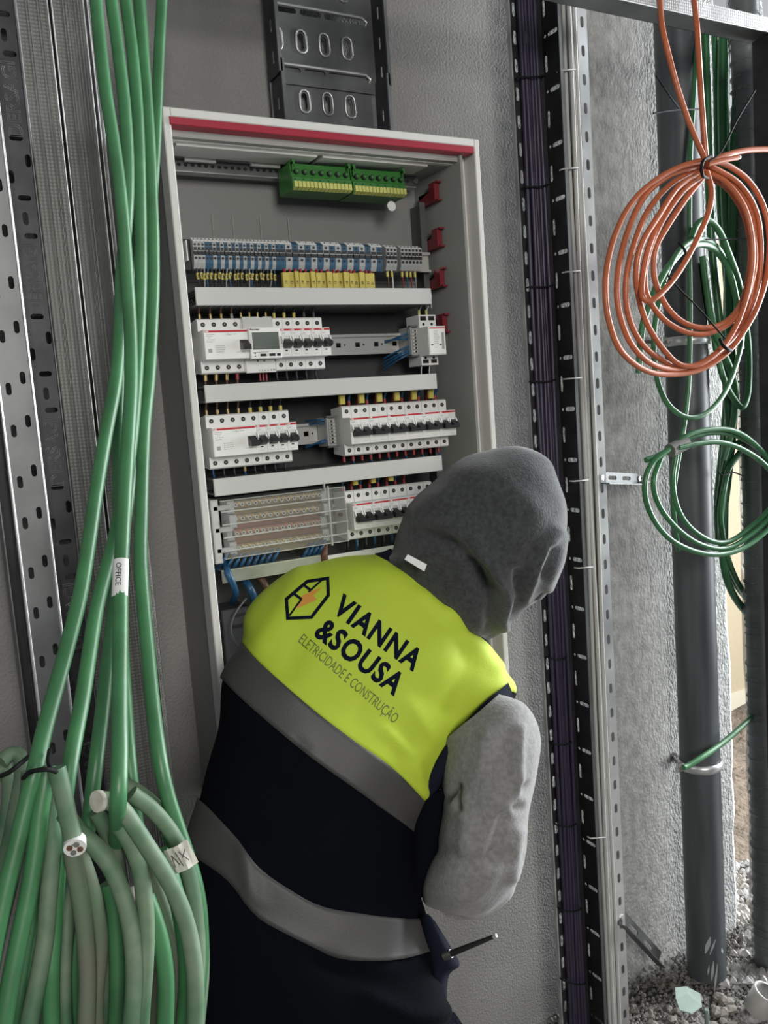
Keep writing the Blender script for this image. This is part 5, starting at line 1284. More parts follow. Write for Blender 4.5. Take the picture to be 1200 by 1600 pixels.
def loft(keys, sub, grow=0.0, v0=0.0, v1=None, fold=None):
    """rings -> grid of world points"""
    v1 = len(keys)-1 if v1 is None else v1
    n = max(2, int(round((v1-v0)*sub))); rows = []
    for i in range(n+1):
        r = cr_interp(keys, v0+(v1-v0)*i/n)
        rows.append(r)
    G = np.array(rows)          # (n+1, 2NS, 3)
    W = np.array([[np.array(dep(*q)) for q in r] for r in G])
    if fold is not None or grow:
        du = np.roll(W, -1, 1)-np.roll(W, 1, 1); dv = np.gradient(W, axis=0)
        N = np.cross(du, dv); N /= np.linalg.norm(N, axis=2, keepdims=True)+1e-9
        c = W.mean(axis=1, keepdims=True); sgn = np.sign(((W-c)*N).sum(axis=2, keepdims=True)); sg = 1 if sgn.sum() > 0 else -1
        N = N*sg
        A = np.zeros(W.shape[:2])+grow
        if fold is not None:
            for i in range(W.shape[0]):
                for j in range(W.shape[1]): A[i, j] += fold(G[i, j, 0], G[i, j, 1], j < NS, W[i, j])
        W = W+N*A[..., None]
    return W, G
def grid_mb(mb, W, m_, caps=(True, True), jr=None, irow=None, wrap=True):
    nr, nc = W.shape[:2]; vs = [tuple(p_) for p_ in W.reshape(-1, 3)]; fs = []
    for i in range(nr-1):
        if irow and not (irow[0] <= i < irow[1]): continue
        for j in range(nc):
            if jr is not None and not jr(i, j): continue
            fs.append((i*nc+j, i*nc+(j+1) % nc, (i+1)*nc+(j+1) % nc, (i+1)*nc+j))
    mb.add(vs, fs, m_, True)
    if caps[0]:
        c = len(vs); mb.add(vs[:nc]+[tuple(W[0].mean(0))], [(j, nc, (j+1) % nc) for j in range(nc)], m_, True)
    if caps[1]:
        mb.add(vs[-nc:]+[tuple(W[-1].mean(0))], [(j, (j+1) % nc, nc) for j in range(nc)], m_, True)
    return mb
def prune(o):
    bm = bmesh.new(); bm.from_mesh(o.data); bmesh.ops.remove_doubles(bm, verts=bm.verts, dist=0.00005)
    loose = [v for v in bm.verts if not v.link_faces]; bmesh.ops.delete(bm, geom=loose, context='VERTS')
    bmesh.ops.recalc_face_normals(bm, faces=bm.faces); bm.to_mesh(o.data); bm.free()
    return o
def crease(lines):
    """fold displacement from pixel-space polylines: (points, amplitude m, width px)"""
    segs = [(np.array(a, float), np.array(b2, float), am, w_) for pts, am, w_ in lines for a, b2 in zip(pts[:-1], pts[1:])]
    def f(x, y, near, P3):
        if not near: return 0.0
        best = {}
        q = np.array((x, y))
        tot = 0.0
        for k, (a, b2, am, w_) in enumerate(segs):
            t = np.clip(np.dot(q-a, b2-a)/np.dot(b2-a, b2-a), 0, 1); d = np.hypot(*(q-a-(b2-a)*t))
            e_ = am*math.exp(-(d/w_)**2)
            key = (am, w_)
            if abs(e_) > abs(best.get(key, 0)): best[key] = e_
        return sum(best.values())
    return f
# torso rings from hips to neck: L, mids, R, silhouette depth, back bulge, front bulge
TK = [
    ring((298, 1760), [(400, 1800), (560, 1800)], (700, 1760), 1.02, 0.10, 0.10),
    ring((288, 1620), [(400, 1665), (560, 1665)], (698, 1610), 1.04, 0.10, 0.10),
    ring((284, 1500), [(390, 1560), (480, 1580), (600, 1576)], (694, 1538), 1.06, 0.10, 0.10),
    ring((293, 1330), [(355, 1372), (400, 1430), (445, 1458), (490, 1480), (530, 1497), (590, 1502), (640, 1496)], (680, 1484), 1.09, 0.10, 0.10),
    ring((312, 1248), [(335, 1270), (380, 1320), (405, 1355), (450, 1388), (500, 1415), (560, 1427), (610, 1434)], (668, 1436), 1.11, 0.105, 0.10),
    ring((338, 1150), [(400, 1225), (480, 1300), (560, 1345)], (652, 1378), 1.135, 0.105, 0.10),
    ring((348, 1060), [(401, 1112), (480, 1179), (564, 1240)], (648, 1303), 1.16, 0.11, 0.10),
    ring((380, 1005), [(410, 1039), (480, 1102), (550, 1156), (620, 1207)], (668, 1262), 1.18, 0.115, 0.10),
    ring((387, 962), [(480, 1040), (590, 1120)], (712, 1195), 1.20, 0.115, 0.10),
    ring((413, 927), [(500, 990), (630, 1080)], (758, 1142), 1.21, 0.11, 0.10),
    ring((460, 894), [(560, 945), (690, 1040)], (808, 1084), 1.22, 0.10, 0.09),
    ring((535, 873), [(610, 905), (700, 980)], (782, 1044), 1.23, 0.085, 0.08),
    ring((600, 868), [(650, 900), (705, 955)], (752, 1005), 1.235, 0.07, 0.07),
    ring((632, 850), [(670, 880), (710, 925)], (768, 985), 1.235, 0.065, 0.065),
]
tf = crease([([(600, 1140), (640, 1180), (660, 1240)], 0.004, 9), ([(560, 1130), (575, 1100), (560, 1050)], -0.003, 14), ([(700, 960), (745, 1010), (775, 1045)], 0.006, 11),
             ([(720, 990), (730, 1040), (700, 1110)], -0.005, 16), ([(660, 930), (720, 980)], 0.004, 10), ([(410, 1010), (440, 960), (470, 900)], 0.004, 16), ([(450, 1050), (470, 1000)], -0.003, 14),
             ([(640, 1100), (670, 1150), (650, 1200)], 0.003, 12), ([(500, 1500), (600, 1540), (690, 1520)], -0.005, 16), ([(580, 1560), (640, 1590), (690, 1580)], 0.007, 16),
             ([(400, 1150), (480, 1230)], 0.003, 20), ([(470, 1165), (462, 1195)], -0.004, 10), ([(385, 1330), (395, 1400)], 0.005, 12), ([(640, 1440), (630, 1495)], -0.004, 12)])
def tfold(x, y, near, P3):
    return 1.4*tf(x, y, near, P3)+0.0035*mnoise.noise((P3[0]*16, P3[1]*16, P3[2]*16))
SUB = 10
WT, GT = loft(TK, SUB, 0.0, fold=tfold)
vest_v0, vest_v1 = 2*SUB, 12*SUB
person_rot = None
# --- body: one continuous skinned mesh, posed under the clothes
def skin_body():
    J = {}; V = []; R_ = []; E = []
    def j(name, pos, r, parent=None):
        J[name] = len(V); V.append(tuple(pos)); R_.append(r)
        if parent: E.append((J[parent], J[name]))
    d = lambda x, y, D: dep(x, y, D)
    j('pelvis', d(495, 1640, 1.04), 0.095)
    j('belly', d(500, 1420, 1.10), 0.085, 'pelvis'); j('chest', d(515, 1180, 1.165), 0.075, 'belly'); j('upper', d(590, 1030, 1.215), 0.060, 'chest')
    j('neck', d(665, 945, 1.23), 0.038, 'upper'); j('neck2', d(715, 895, 1.22), 0.042, 'neck'); j('head', d(755, 835, 1.20), 0.072, 'neck2'); j('crown', d(780, 780, 1.18), 0.055, 'head')
    j('nose', d(800, 850, 1.275), 0.014, 'head')
    # right arm
    j('r_sh', d(748, 1150, 1.175), 0.036, 'upper'); j('r_el', d(735, 1380, 1.13), 0.036, 'r_sh'); j('r_fa', d(680, 1290, 1.26), 0.032, 'r_el'); j('r_wr', d(640, 1205, 1.335), 0.023, 'r_fa')
    # left arm
    j('l_sh', d(455, 990, 1.21), 0.036, 'upper'); j('l_el', d(440, 1190, 1.27), 0.036, 'l_sh'); j('l_wr', d(470, 1110, 1.335), 0.023, 'l_el')
    for s, wr, c in (('r', 'r_wr', (640, 1205, 1.335)), ('l', 'l_wr', (470, 1110, 1.335))):
        U = Vector((0.0, 0.25, 0.97)); S_ = Vector((1, 0, 0))*(1 if s == 'r' else -1); w0 = d(*c)
        j(s+'palm', w0+U*0.05, 0.024, wr); V_p = w0+U*0.05
        for k, (o_, l_) in enumerate(((-0.026, 0.032), (-0.009, 0.038), (0.009, 0.036), (0.025, 0.028))):
            j(f'{s}k{k}', V_p+S_*o_+U*0.038, 0.0098, s+'palm'); j(f'{s}m{k}', V_p+S_*o_*1.1+U*(0.038+l_)+Vector((0, 0.006, 0)), 0.009, f'{s}k{k}'); j(f'{s}t{k}', V_p+S_*o_*1.1+U*(0.038+l_*1.55)+Vector((0, 0.016, -0.006)), 0.008, f'{s}m{k}')
        j(s+'th0', V_p-S_*0.036-U*0.004, 0.0115, s+'palm'); j(s+'th1', V_p-S_*0.052+U*0.024+Vector((0, 0.008, 0)), 0.010, s+'th0'); j(s+'th2', V_p-S_*0.048+U*0.048+Vector((0, 0.016, 0)), 0.0085, s+'th1')
    # legs
    pel = Vector(V[0])
    sd = Vector((0.86, -0.42, 0)).normalized(); fw = Vector((0.42, 0.86, 0)).normalized()
    for s, k in (('l', -1), ('r', 1)):
        hip = pel+sd*0.085*k+Vector((0, 0, -0.06)); knee = hip+fw*0.15+Vector((0, 0, -0.27)); ank = knee-fw*0.13+Vector((0, 0, 0)); ank.z = 0.085
        j(s+'_hip', hip, 0.075, 'pelvis'); j(s+'_kn', knee, 0.052, s+'_hip'); j(s+'_an', ank, 0.036, s+'_kn'); j(s+'_toe', ank+fw*0.13+Vector((0, 0, -0.05)), 0.03, s+'_an')
        J[s+'legpts'] = (hip, knee, ank)
    me = bpy.data.meshes.new('person'); me.from_pydata(V, E, []); me.update()
    o = bpy.data.objects.new('person', me); C.objects.link(o)
    sk = o.modifiers.new('skin', 'SKIN')
    for i, r in enumerate(R_): me.skin_vertices[0].data[i].radius = (r, r)
    me.skin_vertices[0].data[0].use_root = True
    ss = o.modifiers.new('sub', 'SUBSURF'); ss.levels = 1; ss.render_levels = 1
    sk.use_smooth_shade = True
    dg = bpy.context.evaluated_depsgraph_get(); dg.update(); m2 = bpy.data.meshes.new_from_object(o.evaluated_get(dg))
    o.modifiers.clear(); o.data = m2; m2.materials.clear(); m2.materials.append(M['skin'])
    for q in m2.polygons: q.use_smooth = True
    return o, J, fw, sd
person, JJ, fwv, sdv = skin_body()
tag(person, 'person in a grey hood and yellow-navy vest bending into the cabinet, seen from behind', 'person')

def pobj(name, mb, lb=None, parent=None):
    o = mb.build(name, parent or person); prune(o)
    if lb: o['label'] = lb
    return o
# hoodie body under the vest (neck ring visible)
# vest: navy base
NR = WT.shape[0]
mb = grid_mb(MB(), WT[1*SUB:12*SUB+1], M['navy'], caps=(False, False))
vest = pobj('vest', mb, 'navy vest with a yellow yoke and two grey bands')
hood_body = pobj('jacket_hem', grid_mb(MB(), WT[0:1*SUB+1], M['jeans'], caps=(True, False)), 'dark clothing below the vest')
# yoke
def shell(va, vb, grow, jlo, jhi, m_, name, lb, keys=TK, front=True):
    W, G = loft(keys, SUB, grow, va, vb, tfold)
    nr = W.shape[0]
    def ok(i, j):
        if j < NS: return jlo(i/(nr-1)) <= j < jhi(i/(nr-1))
        return front and (j-NS) >= 3
    mb = grid_mb(MB(), W, m_, caps=(False, False), jr=ok)
    o = mb.build(name, vest); prune(o)
    if lb: o['label'] = lb
    sm = o.modifiers.new('thick', 'SOLIDIFY'); sm.thickness = 0.0014; sm.offset = 1
    return o, W
yoke, WY = shell(7, 11.8, 0.0016, lambda t: 0, lambda t: NS-5 if t < 0.62 else NS-3, M['hiviz'], 'yoke', 'fluorescent yellow yoke')
shell(6, 7, 0.0030, lambda t: 0, lambda t: NS-1, M['band'], 'reflective_band', 'upper grey reflective band')
shell(3, 4, 0.0026, lambda t: 0, lambda t: NS-1, M['band'], 'reflective_band', 'lower grey reflective band')
shell(11.75, 12.3, 0.0030, lambda t: 0, lambda t: NS, M['navytrim'], 'collar', 'navy collar edge')

# printed marks: project pixel-space shapes on the yoke
bm = bmesh.new(); nr, nc = WY.shape[:2]
W2_, _ = loft(TK, SUB, 0.0036, 6, 12, tfold)
nr, nc = W2_.shape[:2]
bvh = BVHTree.FromPolygons([Vector(q) for q in W2_.reshape(-1, 3)], [(i*nc+j, i*nc+(j+1) % nc, (i+1)*nc+(j+1) % nc, (i+1)*nc+j) for i in range(nr-1) for j in range(nc)])
def project(vs2, fs, m_, name, parent, lb=None, step=7, lift=0.0):
    """vs2: pixel coordinates"""
    b_ = bmesh.new(); vv = [b_.verts.new((x, y, 0)) for x, y in vs2]; b_.verts.ensure_lookup_table()
    for f in fs:
        try: b_.faces.new([vv[i] for i in f])
        except ValueError: pass
    xs = [v[0] for v in vs2]; ys = [v[1] for v in vs2]
    for ax, lo, hi in ((0, min(xs), max(xs)), (1, min(ys), max(ys))):
        c = math.ceil(lo/step)*step
        while c < hi:
            co = (c, 0, 0) if ax == 0 else (0, c, 0); no = (1, 0, 0) if ax == 0 else (0, 1, 0)
            bmesh.ops.bisect_plane(b_, geom=b_.verts[:]+b_.edges[:]+b_.faces[:], plane_co=co, plane_no=no); c += step
    O = Vector(CAM)
    for v in b_.verts:
        d = Vector(ray(v.co.x, v.co.y)).normalized(); hit = bvh.ray_cast(O, d)
        v.co = (hit[0]-d*lift) if hit[0] is not None else O+d*1.15
    me = bpy.data.meshes.new(name); b_.to_mesh(me); b_.free(); me.materials.append(m_)
    o = bpy.data.objects.new(name, me); C.objects.link(o); o.parent = parent
    pw_ = wloc(parent)
    for v in me.vertices: v.co -= pw_
    if lb: o['label'] = lb
    return o
def text_px(s, o_, base, up, m_, name, bold=0.0, space=1.0, lb=None):
    vs, fs = textmesh(s, 1.0, 0.0, bold, 'LEFT', space); A = np.array(vs); x0 = A[:, 0].min(); x1 = A[:, 0].max()
    cap = 0.70
    P = [(o_[0]+(x-x0)/(x1-x0)*base[0]+y/cap*up[0], o_[1]+(x-x0)/(x1-x0)*base[1]+y/cap*up[1]) for x, y, z in vs]
    return project(P, fs, m_, name, yoke, lb)
text_px('VIANNA', (517.5, 954), (129, 95), (18.5, -27), M['letter'], 'lettering', 0.034, 1.12, 'VIANNA in navy capitals')
text_px('&SOUSA', (489.5, 991), (127, 96), (20.5, -27), M['letter'], 'lettering', 0.034, 1.10, '&SOUSA in navy capitals')
text_px('ELETRICIDADE E CONSTRUÇÃO', (465.5, 1002.5), (150, 128.5), (9.5, -13), M['small'], 'lettering', 0.0, 1.0, 'ELETRICIDADE E CONSTRUÇÃO in thin capitals')
def stroke(poly, w_, closed, name, m_):
    P = [np.array(q, float) for q in poly]; n = len(P); vs = []; fs = []
    rng_ = range(n if closed else n-1)
    L_, R2 = [], []
    for i in range(n):
        a = P[(i-1) % n] if (closed or i) else P[i]; c = P[(i+1) % n] if (closed or i < n-1) else P[i]
        d1 = P[i]-a; d2 = c-P[i]
        if np.hypot(*d1) < 1e-6: d1 = d2
        if np.hypot(*d2) < 1e-6: d2 = d1
        n1 = np.array((-d1[1], d1[0]))/np.hypot(*d1); n2 = np.array((-d2[1], d2[0]))/np.hypot(*d2)
        m_v = (n1+n2)/2; m_v = m_v/max(0.3, np.dot(m_v, m_v)); L_.append(P[i]+m_v*w_/2); R2.append(P[i]-m_v*w_/2)
    vs = [tuple(q) for q in L_+R2]
    for i in rng_: k = (i+1) % n; fs.append((i, k, n+k, n+i))
    return vs, fs
lv, lf = [], []
def addl(v, f):
    k = len(lv); lv.extend(v); lf.extend([tuple(i+k for i in q) for q in f])
hexa = [(512, 903.5), (513, 930), (486.5, 964.5), (449.5, 966), (447.5, 936), (480, 908.5)]
addl(*stroke(hexa, 5.2, True, '', None))
addl(*stroke([(503, 906), (482, 925)], 3.0, False, '', None)); addl(*stroke([(471, 936), (452, 962)], 3.0, False, '', None))
addl(*stroke([(474.5, 914), (486, 922.5)], 4.2, False, '', None)); addl(*stroke([(459, 927.5), (471.5, 936.5)], 4.2, False, '', None))
project(lv, lf, M['letter'], 'logo_outline', yoke, 'navy six-sided emblem outline')
bolt_p = [(504, 917), (489, 930.5), (495.5, 936.5), (461, 951.5), (473, 936.5), (470.5, 931.5), (486, 924)]
project(bolt_p, [(0, 1, 6), (1, 5, 6), (1, 2, 4, 5), (2, 3, 4)], M['bolt'], 'logo_bolt', yoke, 'orange lightning bolt', lift=0.0008)
# white tag at the collar
W4, _ = loft(TK, SUB, 0.006, 10.5, 13, None); nr, nc = W4.shape[:2]

# --- hood
HK = [
    ring((585, 876), [(640, 905), (700, 960)], (745, 1003), 1.215, 0.055, 0.055),
    ring((612, 866), [(665, 895), (715, 950)], (762, 1000), 1.215, 0.080, 0.065),
    ring((622, 838), [(690, 880), (740, 930)], (786, 987), 1.21, 0.090, 0.075),
    ring((633, 806), [(710, 850), (770, 905)], (810, 962), 1.205, 0.105, 0.09),
    ring((648, 776), [(730, 820), (800, 880)], (838, 941), 1.20, 0.112, 0.105),
    ring((672, 754), [(750, 790), (820, 850)], (862, 918), 1.195, 0.112, 0.115),
    ring((702, 731), [(770, 765), (835, 815)], (877, 882), 1.19, 0.105, 0.11),
    ring((737, 711), [(795, 740), (850, 780)], (886, 838), 1.19, 0.092, 0.10),
    ring((772, 702), [(820, 720), (862, 750)], (885, 795), 1.19, 0.070, 0.08),
    ring((806, 699), [(838, 708), (862, 725)], (876, 757), 1.19, 0.045, 0.05),
    ring((832, 703), [(845, 708), (856, 717)], (864, 731), 1.19, 0.015, 0.02),
]
hf = crease([([(640, 880), (690, 860), (760, 870)], 0.006, 10), ([(655, 835), (700, 850), (740, 880), (760, 920)], -0.011, 12), ([(700, 820), (745, 850), (775, 900)], 0.008, 12),
             ([(745, 905), (765, 950), (765, 985)], -0.012, 11), ([(775, 880), (795, 930), (790, 975)], 0.008, 11), ([(808, 900), (812, 940), (800, 970)], -0.010, 9),
             ([(820, 935), (840, 880), (870, 830)], 0.007, 9), ([(812, 915), (835, 860)], -0.006, 9), ([(858, 920), (872, 875), (880, 840)], 0.005, 8), ([(850, 900), (862, 860)], -0.006, 7),
             ([(670, 800), (720, 790), (780, 800)], -0.005, 16), ([(720, 750), (790, 760), (840, 800)], 0.004, 20), ([(650, 800), (700, 775)], 0.005, 14)])
def hfold(x, y, near, P3): return 1.25*hf(x, y, near, P3)+0.0045*mnoise.noise((P3[0]*18, P3[1]*18, P3[2]*18))
WH, GH_ = loft(HK, 12, 0.0, fold=hfold)
nrh = WH.shape[0]
# leave the face opening on the far side, lower right
def face_gap(i, j):
    t = i/(nrh-1)
    return not (j >= NS and 0.30 < t < 0.66 and 9 <= j-NS <= 29)
mb = grid_mb(MB(), WH, M['hood'], caps=(True, True), jr=face_gap)
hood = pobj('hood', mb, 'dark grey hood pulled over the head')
# loose fold of the brim hanging at the right
BK = [ring((826, 936), [(838, 938)], (846, 937), 1.185, 0.012, 0.012), ring((830, 915), [(845, 920)], (860, 921), 1.185, 0.024, 0.03), ring((842, 880), [(860, 885)], (876, 890), 1.185, 0.03, 0.03), ring((855, 840), [(870, 842)], (884, 846), 1.185, 0.028, 0.03), ring((862, 810), [(872, 812)], (882, 815), 1.19, 0.015, 0.02)]
WB, _ = loft(BK, 6); pobj('brim_fold', grid_mb(MB(), WB, M['hood']), None, hood)
# white tag
hw = []
for (x, y) in ((632, 874), (637, 866), (667, 882), (663, 893)): hw.append(dep(x, y, 1.118))
mb = MB(); mb.add(hw+[h+Vector(fwd)*0.0015 for h in hw], [(0, 1, 2, 3), (7, 6, 5, 4), (0, 4, 5, 1), (1, 5, 6, 2), (2, 6, 7, 3), (3, 7, 4, 0)], M['label']); pobj('neck_label', mb, 'white neck label', hood)
# --- right sleeve: upper arm to elbow, then forearm going forward into the cabinet
SK = [
    ring((690, 1160), [(740, 1120)], (782, 1082), 1.16, 0.05, 0.06),
    ring((688, 1205), [(745, 1160), (790, 1125)], (819, 1100), 1.155, 0.075, 0.07),
    ring((690, 1240), [(760, 1205)], (842, 1145), 1.15, 0.082, 0.075),
    ring((690, 1275), [(765, 1255)], (841, 1195), 1.145, 0.08, 0.075),
    ring((682, 1320), [(750, 1315)], (826, 1262), 1.14, 0.078, 0.07),
    ring((668, 1362), [(740, 1368)], (822, 1318), 1.14, 0.075, 0.07),
    ring((660, 1393), [(735, 1408)], (815, 1352), 1.145, 0.070, 0.075),
    ring((666, 1412), [(735, 1431)], (804, 1395), 1.16, 0.050, 0.08),
    ring((690, 1424), [(738, 1437)], (782, 1419), 1.18, 0.020, 0.05),
]
sf = crease([([(812, 1140), (808, 1200), (815, 1250)], 0.006, 9), ([(800, 1160), (790, 1210)], -0.005, 9), ([(700, 1245), (712, 1230), (718, 1262)], -0.008, 7), ([(720, 1250), (730, 1290), (725, 1330)], 0.005, 12),
             ([(790, 1280), (770, 1340)], -0.005, 12), ([(812, 1300), (800, 1370)], 0.005, 9), ([(820, 1230), (812, 1262)], -0.006, 9), ([(690, 1330), (740, 1350), (790, 1340)], -0.004, 12), ([(760, 1150), (750, 1200)], 0.004, 12)])
def sfold(x, y, near, P3): return 1.4*sf(x, y, near, P3)+0.004*mnoise.noise((P3[0]*20, P3[1]*20, P3[2]*20))
WS, _ = loft(SK, 11, fold=sfold)
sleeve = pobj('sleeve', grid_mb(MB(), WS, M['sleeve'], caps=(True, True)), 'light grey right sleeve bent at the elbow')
def limb(name, pts, rads, m_, parent=person, lb=None):
    sp_ = spline(pts, 6); n = len(sp_); rr = [float(np.interp(i, np.linspace(0, n-1, len(rads)), rads)) for i in range(n)]
    return pobj(name, MB().tube(sp_, rr, m_, 16), lb, parent)
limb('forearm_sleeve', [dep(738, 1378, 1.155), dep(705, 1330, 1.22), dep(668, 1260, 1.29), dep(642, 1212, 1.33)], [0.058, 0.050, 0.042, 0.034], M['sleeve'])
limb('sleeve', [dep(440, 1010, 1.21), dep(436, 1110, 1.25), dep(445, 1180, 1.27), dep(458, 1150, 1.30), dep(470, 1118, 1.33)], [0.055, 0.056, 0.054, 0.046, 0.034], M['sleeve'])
# armhole trim along the right edge of the vest
tp = [(799, 1079, 1.165), (779, 1096, 1.135), (757, 1116, 1.125), (737, 1138, 1.12), (716, 1162, 1.12), (697, 1189, 1.12), (678, 1220, 1.12), (662, 1254, 1.125), (650, 1290, 1.13)]
mb = MB()
pts = spline([dep(*q) for q in tp], 5); vs = []
for i, q in enumerate(pts):
    t = (pts[min(i+1, len(pts)-1)]-pts[max(i-1, 0)]).normalized(); s_ = t.cross(Vector(fwd)).normalized()
    vs += [q-s_*0.010+Vector(fwd)*0.006, q-s_*0.004-Vector(fwd)*0.002, q+s_*0.006-Vector(fwd)*0.001, q+s_*0.012+Vector(fwd)*0.01]
mb.add(vs, [(4*i+k, 4*i+k+1, 4*i+k+5, 4*i+k+4) for i in range(len(pts)-1) for k in range(3)], M['navytrim'], True); pobj('armhole_trim', mb, 'navy armhole trim', vest)
# dark side panel between band and sleeve
mb = MB(); 
PK = [ring((640, 1265), [(665, 1250)], (700, 1225), 1.15, 0.03, 0.04), ring((634, 1310), [(665, 1310)], (697, 1295), 1.15, 0.035, 0.05), ring((636, 1360), [(655, 1370)], (676, 1365), 1.15, 0.035, 0.05), ring((640, 1400), [(650, 1404)], (660, 1402), 1.15, 0.02, 0.04)]
WPp, _ = loft(PK, 5); pobj('side_panel', grid_mb(MB(), WPp, M['navy']), None, vest)
# trousers, pocket flap, shoes
for s in ('l', 'r'):
    hip, knee, ank = JJ[s+'legpts']
    limb('trouser_leg', [hip+Vector((0, 0, 0.06)), hip+Vector((0, 0, -0.06)), knee, (knee+ank)/2, ank+Vector((0, 0, -0.01))], [0.100, 0.096, 0.074, 0.066, 0.060], M['jeans'])
    a = ank.copy(); a.z = 0.0
    mb = MB(); sec = []
    for t, hw_, ht in ((-0.075, 0.028, 0.07), (-0.05, 0.038, 0.10), (0.0, 0.042, 0.11), (0.06, 0.046, 0.075), (0.13, 0.048, 0.055), (0.18, 0.036, 0.04), (0.20, 0.016, 0.025)):
        c = a+fwv*t
        sec.append([c+sdv*math.cos(q*2*PI/12)*hw_+Vector((0, 0, 0.004+ht*(0.5+0.5*math.sin(q*2*PI/12)))) for q in range(12)])
    vs = [v for q in sec for v in q]; mb.add(vs, [(i*12+k, i*12+(k+1) % 12, (i+1)*12+(k+1) % 12, (i+1)*12+k) for i in range(len(sec)-1) for k in range(12)], M['shoe'], True)
    mb.add(sec[0], [tuple(range(12))], M['shoe']); mb.add(sec[-1], [tuple(range(12))], M['shoe']); pobj('shoe', mb)
# hip pocket with the tool
PK = [ring((655, 1432), [(668, 1428)], (680, 1440), 1.08, 0.03, 0.03), ring((660, 1470), [(685, 1470)], (706, 1482), 1.08, 0.035, 0.04), ring((665, 1500), [(690, 1505)], (718, 1508), 1.08, 0.035, 0.04), ring((665, 1530), [(685, 1535)], (700, 1530), 1.075, 0.03, 0.04), ring((640, 1620), [(680, 1625)], (699, 1615), 1.06, 0.03, 0.04)]
WPp, _ = loft(PK, 5); pobj('hip_pocket', grid_mb(MB(), WPp, M['navytrim']), 'dark hip pocket')
a = dep(692, 1495, 1.045); b2 = dep(775, 1462, 1.02)
mb = MB().tube([a, a+(b2-a)*0.5, a+(b2-a)*0.93, b2], [0.0042, 0.0034, 0.0026, 0.0014], M['black'], 8)
pen = thing('pen', mb, 'thin black tool sticking out of the hip pocket', 'tool')
obj('metal_collar', MB().cyl(a+(b2-a)*0.02, a+(b2-a)*0.16, 0.0052, M['screw'], 8), pen)
obj('metal_tip', MB().cyl(a+(b2-a)*0.94, b2+(b2-a)*0.01, 0.0024, M['rail'], 6), pen)

# ================================================================ rubble at the foot of the pillar
rng = random.Random(11)
def rock(c, r, m_, seed):
    bm_ = bmesh.new(); bmesh.ops.create_icosphere(bm_, subdivisions=1, radius=1)
    vs = []
    for v in bm_.verts:
        k = 1+0.35*mnoise.noise((v.co.x*1.7+seed, v.co.y*1.7, v.co.z*1.7)); vs.append((c[0]+v.co.x*r*k*rsx, c[1]+v.co.y*r*k, c[2]+v.co.z*r*k*0.7))
    fs = [tuple(v.index for v in f.verts) for f in bm_.faces]; bm_.free(); mb = MB(); mb.add(vs, fs, m_); return mb
for i in range(70):
    rsx = rng.uniform(0.8, 1.3)
    px = rng.uniform(975, 1145); py = rng.uniform(1530, 1610)
    d = ray(px, py); p_ = -CAMZ*d[1]/d[2]; q = at(px, py, p_)
    if q.y > -0.015: continue
    q.y = min(q.y, -0.03); r = rng.uniform(0.007, 0.017)
    pp = math.hypot(q.x-p_bot.x, q.y-p_bot.y)
    if pp < PR+r: continue
    thing('stone', rock((q.x, q.y, r*0.5), r, M['stone'], i*3.1), 'small grey rubble stone at the foot of the pillar and pipe', 'stone', 'rubble stones at the foot of the pillar')
def pile(name, lb, fn, N, m_, rr):
    mb = MB()
    for i in range(N):
        x, y, z, r = fn(); 
        vs = []
        for k in range(6):
            dd = [(1, 0, 0), (-1, 0, 0), (0, 1, 0), (0, -1, 0), (0, 0, 1), (0, 0, -1)][k]; q = r*rng.uniform(0.7, 1.3); vs.append((x+dd[0]*q, y+dd[1]*q, z+dd[2]*q*0.8))
        mb.add(vs, [(0, 2, 4), (2, 1, 4), (1, 3, 4), (3, 0, 4), (2, 0, 5), (1, 2, 5), (3, 1, 5), (0, 3, 5)], m_)
    o = thing(name, mb, lb, 'rubble', kind='stuff'); return o
def f1():
    x = rng.uniform(1.05, 1.95); y = -abs(rng.gauss(0, 0.10))-0.005; h = max(0.0, 0.05*math.exp(-(y/0.06)**2)); return x, y, rng.uniform(0, h+0.004), rng.uniform(0.003, 0.008)
pile('rubble', 'loose crumbled mortar heaped along the foot of the pillar', f1, 2600, M['slab'], 0.006)
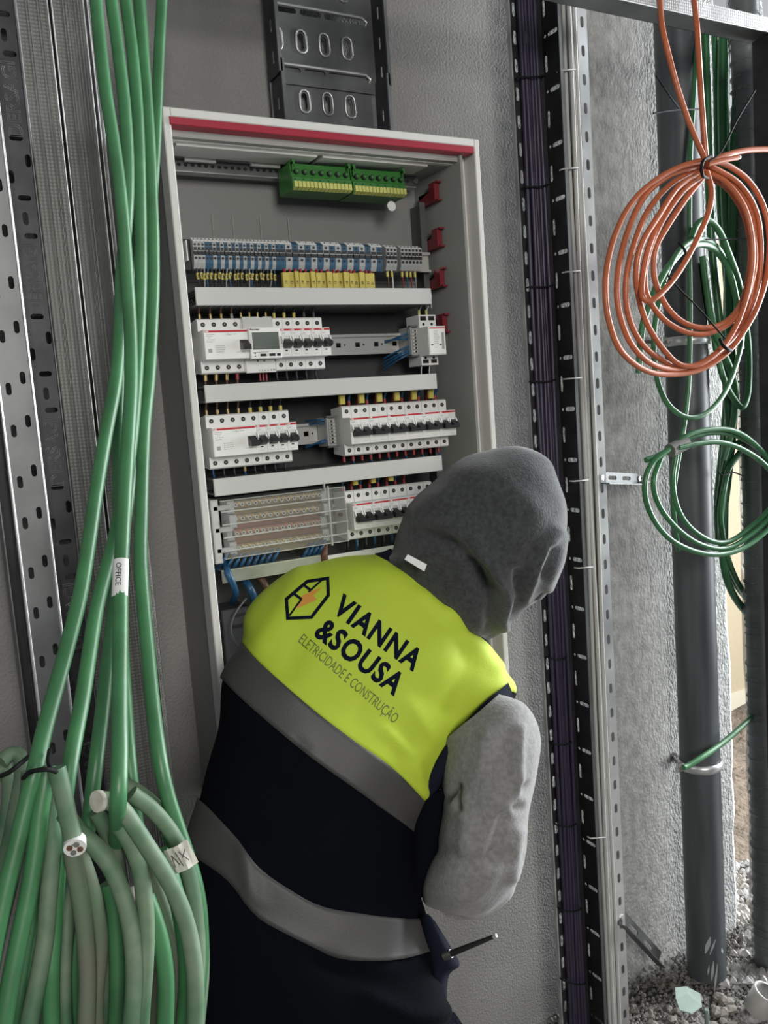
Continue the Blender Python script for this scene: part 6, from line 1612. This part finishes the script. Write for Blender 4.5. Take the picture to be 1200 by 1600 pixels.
def f2():
    px = rng.uniform(1128, 1330); py = rng.uniform(1352, 1545); d = ray(px, py); q = at(px, py, -CAMZ*d[1]/d[2]); h = 0.05*max(0, mnoise.noise((q.x*5, q.y*5, 1)))+0.008; q.y = q.y if q.x > ENDX or q.y < -0.02 else -0.03
    return q.x, q.y, rng.uniform(-0.01, h+0.008), rng.uniform(0.004, 0.017)
pile('lime_rubble', 'white lime rubble spread outside, right of the pipe foot', f2, 4200, M['lime'], 0.012)
# scrap, tube, peg
c = [at(*q) for q in ((1055, 1543, 1.17), (1072, 1541, 1.17), (1086, 1548, 1.17), (1094, 1552, 1.165), (1097, 1572, 1.14), (1080, 1583, 1.13), (1062, 1578, 1.135), (1056, 1560, 1.15))]
zs = [v.z for v in c]
mb = MB(); ctr = sum(c, Vector())/8+Vector((0, 0, 0.008)); mb.add(c+[ctr], [(i, (i+1) % 8, 8) for i in range(8)], M['leafp']); lo = [v-Vector((0, 0, 0.002)) for v in c+[ctr]]; mb.add(lo, [((i+1) % 8, i, 8) for i in range(8)], M['leafp'])
thing('scrap', mb, 'crumpled pale green scrap lying on the rubble before the pipe', 'scrap')
e = at(1193, 1560, 1.20); mb = MB(); n = 20
ri, ro = 0.026, 0.030
ax = Vector((0.25, -0.35, 0.9)).normalized(); u_ = ax.orthogonal().normalized(); v_ = ax.cross(u_); e.z = max(e.z, 0.03)
vs = []
for i in range(n):
    a = 2*PI*i/n; dd = u_*math.cos(a)+v_*math.sin(a); vs += [e-ax*0.035+dd*ro, e+ax*0.02+dd*ro, e+ax*0.02+dd*ri, e-ax*0.03+dd*ri]
mb.add(vs, [(i*4+k, ((i+1) % n)*4+k, ((i+1) % n)*4+k+1, i*4+k+1) for i in range(n) for k in range(3)], M['pvc'], True)
thing('pipe_stub', mb, 'short open pipe stub in the rubble at the lower right edge', 'pipe')
e = at(1106, 1592, 1.14); mb = MB().cyl((e.x, e.y, -0.01), at(1104, 1577, 1.13), 0.0045, M['leafp'], 8); thing('peg', mb, 'pale green peg sticking up before the pipe foot', 'peg')
